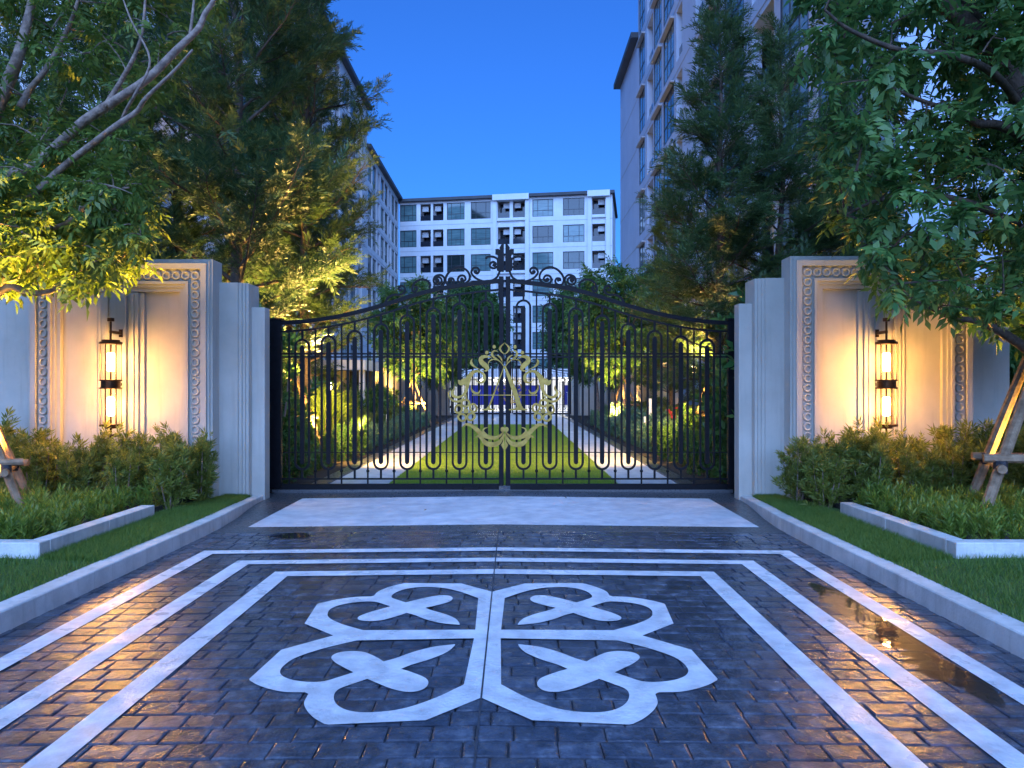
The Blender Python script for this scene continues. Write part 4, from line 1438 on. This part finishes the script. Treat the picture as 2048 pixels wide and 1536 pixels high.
# --- front right tree
rgR = np.random.default_rng(22)
br_ = Vector((5.50, 7.5, 0.1))
limbsR = [
    ([br_, br_ + Vector((0.0, 0, 1.0)), px(2080, 660, 7.4), px(2090, 500, 7.3), px(2085, 330, 7.2), px(2040, 190, 7.1), px(1975, 95, 7.0), px(1915, 30, 6.95), px(1850, -30, 6.9), px(1800, -120, 6.9)], 0.135, 0.07),
    ([px(1990, 110, 7.0), px(1962, 60, 7.0), px(1930, -5, 6.9), px(1920, -90, 6.9)], 0.075, 0.05),
    ([px(2082, 720, 7.4), px(2048, 694, 7.3), px(2009, 668, 7.2), px(1976, 651, 7.1), px(1943, 640, 7.0), px(1905, 636, 6.9), px(1850, 610, 6.9), px(1790, 575, 7.0)], 0.055, 0.010),
    ([px(2088, 330, 7.2), px(2048, 275, 7.1), px(1995, 250, 7.0), px(1954, 247, 6.9), px(1932, 228, 6.8), px(1894, 218, 6.8), px(1840, 200, 6.7), px(1770, 170, 6.6)], 0.055, 0.012),
    ([px(2090, 500, 7.3), px(2030, 450, 7.2), px(1950, 410, 7.0), px(1860, 390, 6.8), px(1760, 400, 6.7), px(1690, 430, 6.6)], 0.05, 0.010),
    ([px(2088, 560, 7.35), px(2010, 540, 7.5), px(1920, 520, 7.7), px(1830, 500, 7.9), px(1740, 500, 8.0)], 0.045, 0.010),
    ([px(2060, 240, 7.1), px(1990, 150, 6.6), px(1900, 110, 6.3), px(1800, 100, 6.2), px(1700, 60, 6.1), px(1650, 20, 6.1)], 0.04, 0.010),
]
def testR(p):
    x = VX + (p[0] - CX) * F / p[1]; y = VY - (p[2] - CH) * F / p[1]
    lo = np.interp(y, [-300, 0, 80, 200, 330, 480, 560], [1560, 1600, 1610, 1620, 1640, 1690, 1730])
    if x < lo: return False
    if y > np.interp(x, [1640, 1700, 1780, 1850, 1950, 2050, 2300], [470, 560, 590, 605, 640, 665, 640]): return False
    return True
tr_ = sample_region(rgR, 1150, testR, (2.4, 5.9, 2.0), (7.4, 8.8, 6.4))
broad_tree('leafy_tree', 'dense dark green leafy tree overhanging the right lantern wall', br_, limbsR, tr_, M['leaf_b'], M['bark_dark'], PINB, rgR, per_twig=6, scale=0.86)

# --- conifers behind the walls and along the garden
CON = [conifer_meshes(31, 9.6, 2.25, 74, 0.12), conifer_meshes(32, 8.8, 1.95, 74, 0.13), conifer_meshes(33, 10.5, 2.1, 78, 0.12)]
con_spots = [
    (470, 13.2, 0, (1.12, 1.12, 1.35), 'tall feathery conifer rising right behind the left lantern wall'),
    (612, 17.0, 2, (1.05, 1.05, 1.42), 'feathery conifer against the sky beside the left apartment wing'),
    (360, 16.5, 2, (1.1, 1.1, 1.25), 'feathery conifer half hidden behind the tall one over the left wall'),
    (580, 21.5, 1, (1.25, 1.25, 1.5), 'slender feathery conifer deep in the left garden'),
    (205, 14.5, 1, 1.15, 'feathery conifer behind the pale leaning branches'),
    (60, 15.5, 0, 1.05, 'wide feathery conifer behind the left wall end'),
    (1440, 14.0, 1, 1.00, 'slim feathery conifer rising right behind the right stepped pilasters'),
    (1562, 14.8, 1, 0.98, 'feathery conifer between the slim one and the dark leafy tree'),
    (1345, 21.0, 2, 0.72, 'small feathery conifer against the right apartment wing'),
    (1700, 15.5, 0, 0.85, 'feathery conifer behind the right ring panel'),
    (1850, 16.5, 2, 0.90, 'feathery conifer behind the dark leafy tree'),
]
for i, (x, Y, k, sc, lb) in enumerate(con_spots):
    p = px(x, 0, Y)
    place_tree('conifer_tree', lb, CON[k], (p.x, Y, -0.1), 1.7 * i, sc, 'feathery conifers in the garden')

# --- small broadleaf trees in the garden with stakes
def small_tree(seed, label, base, hgt, rx, mat, n=480, ls=1.25):
    rg = np.random.default_rng(seed)
    b = Vector(base)
    limbs = [([b, b + Vector((0.03, 0.02, 1.0)), b + Vector((-0.04, 0, 2.0)), b + Vector((0.02, 0.02, hgt * 0.72))], 0.085, 0.03)]
    for i in range(7):
        a = i * 0.9 + rg.uniform(0, 0.4); z0 = 1.9 + 0.22 * i
        e = Vector((math.cos(a) * rx * 0.75, math.sin(a) * rx * 0.75, 1.0 + 0.15 * i))
        limbs.append(([b + Vector((0, 0, z0)), b + Vector((0, 0, z0)) + e * 0.5 + Vector((0, 0, 0.1)), b + Vector((0, 0, z0)) + e], 0.035, 0.012))
    c = np.array([b.x, b.y, b.z + hgt * 0.66]); rr = np.array([rx, rx, hgt * 0.36])
    tg = sample_region(rg, n, lambda p: 0.25 < np.linalg.norm((p - c) / rr) * (1 + 0.18 * math.sin(5 * p[0] + 3 * p[2])) < 1.0, c - rr, c + rr)
    return broad_tree('garden_tree', label, base, limbs, tg, mat, M['bark'], PIN, rg, per_twig=7, scale=ls, group='small leafy garden trees', maxd=2.2)
small_tree(41, 'round leafy staked tree beside the left path halfway to the far gate', (-3.75, 29.5, 0), 5.6, 1.75, M['leaf_b'])
small_tree(42, 'round leafy staked tree beside the right path halfway to the far gate', (4.05, 26.5, 0), 5.9, 1.9, M['leaf_b'])
small_tree(43, 'round leafy tree by the left pier of the far gate', (-3.6, 38.0, 0), 5.6, 1.6, M['leaf_a'])
small_tree(44, 'round leafy tree by the right pier of the far gate', (4.2, 36.0, 0), 5.8, 1.7, M['leaf_b'])
small_tree(45, 'tall leafy tree beyond the far gate below the white block', (-3.2, 60.0, 0), 9.6, 3.0, M['leaf_b'], 420, 2.6)
small_tree(46, 'broad leafy tree beyond the far gate beside the right wing', (5.2, 58.0, 0), 9.2, 2.6, M['leaf_b'], 420, 2.6)

# --- tree stakes
def stake_frame(cx, cy, z0, label, feet, top, zbar, rpole=0.042, extra=None):
    t = empty('tree_stake_frame', (cx, cy, z0), label, 'tree stakes', 'wooden tree supports')
    rr = random.Random(int(abs(cx * 100 + cy * 31)))
    bars = []
    for f in feet:
        a = Vector(f); b = Vector(top) + Vector((rr.uniform(-.06, .06), rr.uniform(-.06, .06), rr.uniform(-.05, .1)))
        pts = [a.lerp(b, i / 5) + Vector((rr.uniform(-.006, .006), rr.uniform(-.006, .006), 0)) * (0 < i < 5) for i in range(6)]
        MB().tube(pts, [rpole * q for q in (1.05, 1.0, 1.04, 0.98, 0.95, 0.9)], 9).build('pole', M['wood'], t, smooth=False)
        bars.append(a.lerp(b, (zbar - a.z) / (b.z - a.z)))
    for i in range(len(bars)):
        a, b = bars[i], bars[(i + 1) % len(bars)]
        e = (b - a).normalized() * 0.14
        MB().tube([a - e + Vector((0, 0, 0.03 * i)), (a + b) / 2 + Vector((0, 0, 0.03 * i + 0.008)), b + e + Vector((0, 0, 0.03 * i))], rpole * 0.85, 8).build('cross_bar', M['wood'], t)
        MB().tube([a + Vector((0, 0, -0.05)), a + Vector((0, 0, 0.07))], rpole * 1.22, 9).build('tie', M['black_wrap'], t)
    return t
stake_frame(-5.35, 7.3, 0.2, 'wooden pole frame with black ties propping the pale branched tree', [(-4.56, 7.30, 0.15), (-5.0, 8.1, 0.15), (-6.1, 7.9, 0.15), (-5.75, 6.6, 0.15)], (-5.42, 7.38, 2.05), 0.68)
stake_frame(5.45, 7.3, 0.2, 'wooden pole frame propping the dark green tree beside the right bed', [(4.50, 7.02, 0.15), (5.1, 8.2, 0.15), (6.2, 7.9, 0.15), (5.75, 6.6, 0.15)], (5.47, 7.42, 2.35), 0.74, 0.05)
for i, (x, y, lb) in enumerate(((-3.75, 29.5, 'thin wooden pole tripod around the left path tree'), (4.05, 26.5, 'thin wooden pole tripod around the right path tree'), (-4.35, 15.6, 'wooden pole tripod lit warm behind the gate near the garden lantern'), (4.4, 16.2, 'wooden pole tripod in shade behind the right side of the gate'))):
    stake_frame(x, y, 0, lb, [(x - 0.7, y - 0.4, 0), (x + 0.75, y - 0.35, 0), (x + 0.05, y + 0.8, 0)], (x, y, 1.9), 0.9, 0.035)

# --- shrubs
def shrub_mesh(seed, rx, rz, n, tpls, mat, scale, stems=7, dome=0.8):
    rg = np.random.default_rng(seed)
    pos = []; dirs = []; wood = MB()
    for s in range(stems):
        a = rg.uniform(0, 6.28); rr = rx * math.sqrt(rg.uniform(0, 1)) * 0.62
        e = np.array([rr * math.cos(a), rr * math.sin(a), rz * rg.uniform(0.75, 1.12)])
        wood.tube([(e[0] * 0.3, e[1] * 0.3, 0), (e[0] * 0.75, e[1] * 0.75, e[2] * 0.5), tuple(e * 0.96)], [0.012, 0.008, 0.004], 5, cap=False)
        for i in range(n // stems):
            t = rg.uniform(0.12, 1.0)
            c = np.array([e[0] * (0.3 + 0.7 * t), e[1] * (0.3 + 0.7 * t), e[2] * t])
            o = rg.normal(0, 1, 3); o = unit(o) * rx * 0.42 * rg.uniform(0.2, 1) * (1.15 - 0.75 * t ** 2)
            p = c + o; p[2] = max(0.03, p[2])
            pos.append(p); dirs.append(np.array([o[0], o[1], abs(o[2])]) * 2.2 + np.array([0, 0, 0.5]) + rg.normal(0, 0.25, 3))
    V, Fc = foliage(tpls, pos, dirs, scale, rg)
    wm = wood.mesh('stem', fix=False); wm.materials.append(M['bark'])
    return wm, mesh_np('foliage', V, Fc, M[mat])
def place_shrub(name, label, meshes, loc, rz, sc, group):
    T = empty(name, loc, label, 'shrub', group)
    T.rotation_euler = (0, 0, rz); T.scale = sc if hasattr(sc, '__len__') else (sc, sc, sc)
    for nm, me in zip(('stem', 'foliage'), meshes):
        o = bpy.data.objects.new(nm, me); COL.objects.link(o); o.parent = T
SHR = [shrub_mesh(50 + k, 0.42, 0.78, 300, TUF, 'leaf_s', 0.80) for k in range(4)]
r5 = random.Random(5)
for s in (-1, 1):
    g_ = 'bushy shrubs in front of the %s lantern wall' % ('left' if s < 0 else 'right')
    lb = 'bushy narrow-leaved shrub planted under the lantern on the %s wall' % ('pale branched tree' if s < 0 else 'dark green tree')
    for i in range(9):
        x = 3.62 + i * 0.42 + r5.uniform(-0.07, 0.07)
        place_shrub('wall_shrub', lb, SHR[r5.randrange(4)], (s * x, 9.0 + r5.uniform(-0.15, 0.12), 0.12), r5.uniform(0, 6), r5.uniform(0.92, 1.14) * (0.85 if i == 0 else 1), g_)
    for i in range(8):
        x = 3.75 + i * 0.47 + r5.uniform(-0.08, 0.08)
        place_shrub('wall_shrub', lb, SHR[r5.randrange(4)], (s * x, 8.45 + r5.uniform(-0.1, 0.1), 0.12), r5.uniform(0, 6), r5.uniform(0.72, 0.95), g_)
# feathery ground cover in the planters
def ground_cover(name, label, area, n, hgt, mat, seed, tpls, scale):
    rg = np.random.default_rng(seed); pos = []; dirs = []
    for k in range(n):
        x, y = area(rg)
        hh = hgt * rg.uniform(0.6, 1.15) * (0.8 + 0.3 * math.sin(x * 4.1 + 1) * math.sin(y * 3.7))
        lean = rg.normal(0, 0.16, 2)
        m = 5
        for i in range(m):
            t = (i + 0.5) / m
            pos.append([x + lean[0] * hh * t, y + lean[1] * hh * t, 0.17 + hh * t * 0.8])
            dirs.append([lean[0] + rg.normal(0, 0.25 * (1.2 - t)), lean[1] + rg.normal(0, 0.25 * (1.2 - t)), 1.0])
    V, Fc = foliage(tpls, np.array(pos), np.array(dirs), scale, rg)
    o = link(name, mesh_np(name, V, Fc, mat))
    return tag(o, label, 'ground cover', kind='stuff')
FOX = [tpl_tuft(18, 0.10, 0.055, 0.010, 0.8, 60 + k) for k in range(4)]
for s in (-1, 1):
    xa = 3.74 if s < 0 else 3.80
    ground_cover('ground_cover', 'feathery bright green ground cover filling the planter on the %s' % ('pale branched tree side' if s < 0 else 'dark tree side'),
                 lambda rg: (s * rg.uniform(xa + 0.03, 6.6), rg.uniform(6.12, 8.15)), 620, 0.25, M['leaf_f'], 70 + s, FOX, 1.15)
# grass blades
def grass(name, label, sampler, n, hgt, wid, mat, seed, z):
    rg = np.random.default_rng(seed)
    xy = sampler(rg, n)
    h = hgt * rg.uniform(0.5, 1.25, n); a = rg.uniform(0, 6.283, n); b = rg.normal(0, 0.45, (n, 2)) * h[:, None]
    zz = z(xy) if callable(z) else np.full(n, z)
    dx, dy = np.cos(a) * wid / 2, np.sin(a) * wid / 2
    V = np.stack([np.stack([xy[:, 0] - dx, xy[:, 1] - dy, zz], 1), np.stack([xy[:, 0] + dx, xy[:, 1] + dy, zz], 1),
                  np.stack([xy[:, 0] + b[:, 0], xy[:, 1] + b[:, 1], zz + h], 1)], 1).reshape(-1, 3)
    o = link(name, mesh_np(name, V, np.arange(3 * n).reshape(-1, 3), mat))
    return tag(o, label, 'grass', kind='stuff')
cxv = np.vectorize(curb_x); chv = np.vectorize(curb_h)
for s in (-1, 1):
    def smp(rg, n, s=s):
        y = 2.6 + (9.9 - 2.6) * rg.uniform(0, 1, n) ** 1.15
        inner = cxv(y) + 0.135
        outer = np.where(y < 5.93, 6.6, np.where(y < 7.95, 3.63, 3.62))
        far = rg.uniform(0, 1, n)
        return np.stack([s * (inner + (outer - inner) * far), y], 1)
    grass('verge_grass', 'short green grass of the verge %s' % ('below the pale branched tree' if s < 0 else 'beside the long puddle'), smp, 110000, 0.055, 0.0055, M['grass'], 80 + s,
          lambda xy: chv(xy[:, 1]) - 0.014 + 0.03 * np.clip((np.abs(xy[:, 0]) - 3.1) / 0.7, 0, 1) ** 2 * 1.0)
grass('lawn_grass', 'fine mown grass of the central lawn', lambda rg, n: np.stack([rg.uniform(-1.79, 1.79, n), 11.32 + 19.6 * rg.uniform(0, 1, n) ** 1.5], 1), 70000, 0.035, 0.009, leafmat('lawn_blade', (0.17, 0.29, 0.025), (0.30, 0.40, 0.04), trans=0.35), 85, -0.006)

# --- garden shrubs along the paths
HED = [shrub_mesh(90 + k, 0.46, 0.62, 260, SML, 'leaf_h', 0.85) for k in range(3)]
YEL = [shrub_mesh(95 + k, 0.46, 0.70, 240, SML, 'leaf_y', 0.9) for k in range(2)]
DRK = [shrub_mesh(98 + k, 0.55, 1.0, 320, SML, 'leaf_b', 1.0) for k in range(2)]
GRS = [shrub_mesh(103 + k, 0.40, 0.95, 200, [tpl_tuft(10, 0.1, 0.34, 0.012, 0.35, 66)], 'leaf_f', 1.0)]
r6 = random.Random(6)
def row(n, fn, pool, nm, lb, grp, sc):
    for i in range(n):
        x, y = fn(i)
        q = r6.uniform(0.85, 1.15) * sc
        place_shrub(nm, lb, pool[r6.randrange(len(pool))], (x, y, -0.02), r6.uniform(0, 6), q, grp)
for s in (-1, 1):
    sd = 'left' if s < 0 else 'right'
    row(9, lambda i: (s * (3.42 + r6.uniform(-.08, .08)), 11.7 + i * 0.62), DRK, 'low_shrub', 'low dark shrub edging the %s path just inside the gate' % sd, 'low dark %s path shrubs' % sd, 0.62)
    row(9, lambda i: (s * (4.1 + r6.uniform(-.1, .1)), 11.6 + i * 0.62), DRK, 'low_shrub', 'low dark shrub edging the %s path just inside the gate' % sd, 'low dark %s path shrubs' % sd, 0.80)
    row(22, lambda i: (s * (3.38 + r6.uniform(-.06, .06)), 17.3 + i * 0.62), HED, 'cushion_shrub', 'blue-green cushion shrub edging the %s garden path' % sd, 'cushion shrubs on the %s path' % sd, 0.82)
    row(22, lambda i: (s * (4.0 + r6.uniform(-.1, .1)), 17.0 + i * 0.64), HED if s > 0 else YEL, 'cushion_shrub', ('blue-green cushion shrub in the second row by the right path' if s > 0 else 'yellow-green shrub in the second row by the left path'), 'second row shrubs %s' % sd, 1.1)
    row(14, lambda i: (s * (4.7 + r6.uniform(-.1, .1)), 17.5 + i * 1.0), YEL if s > 0 else DRK, 'tall_shrub', 'taller shrub at the back of the %s garden bed' % sd, 'tall shrubs at the back %s' % sd, 1.35)
    # tall dark hedge plants behind the stepped pilasters
    row(6, lambda i: (s * (3.95 + (i % 2) * 0.75), 11.4 + i * 0.45), DRK, 'hedge_plant', 'tall dark hedge plant behind the %s end of the gate' % sd, 'tall hedge plants %s of the gate' % sd, 2.05)
    row(7, lambda i: (s * (6.9 + i * 0.75), 11.0 + (i % 2) * 0.4), DRK, 'hedge_plant', 'tall dark hedge plant behind the %s flank wall' % sd, 'tall hedge plants behind the %s wall' % sd, 2.3)
row(7, lambda i: (-4.0 - (i % 3) * 0.35, 16.2 + i * 0.35), GRS, 'grass_clump', 'arching long-leaved grass clump beside the left garden path', 'long-leaved grass clumps', 1.15)
row(7, lambda i: (-2.3 + i * 1.2, 50.9), HED, 'roof_shrub', 'clipped shrub growing on the entrance canopy', 'shrubs on the canopy', 0.75)
for o in [o for o in bpy.data.objects if o.name.startswith('roof_shrub')]: o.location.z = 2.76
# red flower heads on the right
fl = empty('flowering_plant', (4.05, 18.2, 0), 'red flowering plant among the right garden shrubs', 'plant')
for k in range(5):
    rgf = np.random.default_rng(k)
    bpos = np.array([4.0 + rgf.uniform(-.12, .12), 18.15 + rgf.uniform(-.1, .1), 0.75 + 0.06 * k])
    V, Fc = foliage([tpl_tuft(14, 0.02, 0.07, 0.04, 1.2, 5)], [bpos], [[0, 0, 1]], 1.0, rgf)
    link('flower_head', mesh_np('flower_head', V, Fc, M['flower']), None, fl)
    MB().tube([(4.05, 18.2, 0), tuple(bpos)], 0.008, 5).build('stem', M['leaf_s'], fl)

# ------------------------------------------------------------------ garden fittings and their light
def marker_post(x, y, h, w, label, marks=False):
    t = empty('marker_post', (x, y, 0), label, 'post')
    MB().box(x - w / 2, x + w / 2, y - 0.05, y + 0.05, -0.05, h).build('body', M['white'], t, bevel=0.006)
    if marks:
        for k in range(3):
            MB().box(x - 0.022, x + 0.022, y - 0.054, y - 0.050, 0.66 - 0.09 * k, 0.72 - 0.09 * k).build('printed_mark', M['ink'], t)
marker_post(-3.40, 21.2, 0.76, 0.055, 'slim white post at the left path edge')
marker_post(3.52, 19.2, 0.77, 0.05, 'slim white post at the right path edge')
marker_post(3.78, 20.0, 1.22, 0.125, 'tall white post with small dark printed marks', True)

def garden_lantern(x, y, z, label):
    t = empty('garden_lantern', (x, y, 0), label, 'lantern')
    MB().box(x - 0.02, x + 0.02, y - 0.02, y + 0.02, -0.05, z - 0.15).build('post', M['iron'], t)
    m = MB().box(x - 0.15, x + 0.15, y - 0.15, y + 0.15, z + 0.14, z + 0.17).box(x - 0.15, x + 0.15, y - 0.15, y + 0.15, z - 0.17, z - 0.14)
    for a in (-1, 1):
        for b in (-1, 1): m.box(x + a * 0.135 - 0.012, x + a * 0.135 + 0.012, y + b * 0.135 - 0.012, y + b * 0.135 + 0.012, z - 0.14, z + 0.14)
    m.build('frame', M['bronze'], t)
    MB().cyl((x, y), 0.06, z - 0.10, z + 0.10, 14).build('bulb', M['flood_lens'], t, bevel=0.01)
    point('lantern_light', (x, y - 0.1, z), 40, WARM, 0.06, t)
garden_lantern(-3.95, 18.6, 0.55, 'small lit box lantern among the left garden shrubs')

def floodlight(x, y, z, target, label, energy, angle=85, blend=0.7, col=WARM, glow=0):
    t = empty('garden_spotlight', (x, y, 0), label, 'spotlight', 'garden spotlights')
    MB().cyl((x, y), 0.016, -0.05, z, 8).build('stake', M['iron'], t)
    d = (Vector(target) - Vector((x, y, z))).normalized()
    p = Vector((x, y, z))
    MB().tube([p - d * 0.06, p + d * 0.07], [0.045, 0.055], 14).build('housing', M['iron'], t)
    MB().tube([p + d * 0.0705, p + d * 0.073], 0.048, 14).build('lens', M['flood_lens'], t)
    q = p + d * 0.10
    spot('spot_beam', q, Vector(target), energy, col, angle, blend, 0.05, t)
    if glow:
        MB().cyl((x, y - 0.07), 0.035, z - 0.05, z + 0.02, 12).build('lamp_globe', M['flood_lens'], t, bevel=0.01)
        spot('lamp_glow', (x, y + 0.12, z), (0.0, y + 5.0, 0.2), glow, col, 165, 0.5, 0.05, t)
# uplights under the front trees
floodlight(-5.22, 7.45, 0.40, (-4.55, 7.15, 3.0), 'small uplight in the bed under the pale leaning branches', 900, 105, 0.8, (1.0, 0.55, 0.07))
floodlight(5.56, 7.60, 0.40, (5.0, 7.75, 3.2), 'small uplight in the bed under the dark green tree', 340, 125, 0.8, (1.0, 0.58, 0.09))
# garden uplights
floodlight(-3.35, 14.4, 1.52, (-4.5, 13.4, 4.6), 'lit spotlight on a stake below the tall conifer', 650, 130, glow=240)
floodlight(3.75, 15.0, 1.85, (4.5, 14.2, 4.6), 'lit spotlight on a stake below the slim conifer', 330, 130, glow=240)
floodlight(-4.75, 12.2, 0.30, (-4.55, 13.0, 6.0), 'spotlight behind the left wall aimed up the tall conifer trunk', 420, 75)
floodlight(-5.7, 13.9, 0.30, (-5.2, 14.4, 6.0), 'spotlight behind the left wall between two conifers', 300, 85)
floodlight(3.9, 12.9, 0.30, (4.3, 13.8, 5.0), 'spotlight behind the right wall aimed up the slim conifer', 260, 75)
floodlight(-3.9, 15.1, 0.45, (-4.5, 15.8, 2.0), 'spotlight aimed at the wooden tripod near the garden lantern', 240, 90)
floodlight(-3.2, 16.6, 0.5, (-3.9, 17.2, 4.0), 'spotlight among left shrubs aimed up the sky-side conifer', 480, 110)
floodlight(-3.35, 28.6, 0.4, (-3.8, 29.6, 3.0), 'spotlight at the foot of the left path tree', 700, 120)
floodlight(3.55, 25.8, 0.4, (4.15, 26.8, 3.0), 'spotlight at the foot of the right path tree', 700, 120)
floodlight(4.6, 30.2, 0.4, (5.2, 30.6, 1.6), 'spotlight washing the right garden wall', 420, 130)
floodlight(-4.6, 32.2, 0.4, (-5.2, 32.6, 1.6), 'spotlight washing the left garden wall', 420, 130)

# a few fallen leaves on the paving and kerbs
rl = random.Random(9)
for k, (x, y) in enumerate(((0.85, 10.02), (-2.35, 5.2), (1.45, 5.55), (2.75, 5.0), (-1.2, 7.3), (-2.8, 6.6), (0.4, 6.6), (2.3, 7.2), (-0.9, 9.0), (1.9, 3.9))):
    L = rl.uniform(0.045, 0.075); w = L * 0.38; a = rl.uniform(0, 6.28); z = crown(x) + 0.010
    ca, sa = math.cos(a), math.sin(a)
    P = [(-L / 2, 0, 0), (-L * 0.1, -w / 2, 0.007), (L / 2, 0, 0.012), (-L * 0.1, w / 2, 0.009), (-L * 0.1, 0, 0.0)]
    vs = [(x + p * ca - q * sa, y + p * sa + q * ca, z + r) for p, q, r in P]
    o = MB().add(vs, [(0, 1, 4), (1, 2, 4), (2, 3, 4), (3, 0, 4)]).build('fallen_leaf', M['dead_leaf'])
    tag(o, 'small dry fallen leaf lying on the wet paving', 'leaf', 'fallen leaves on the drive')
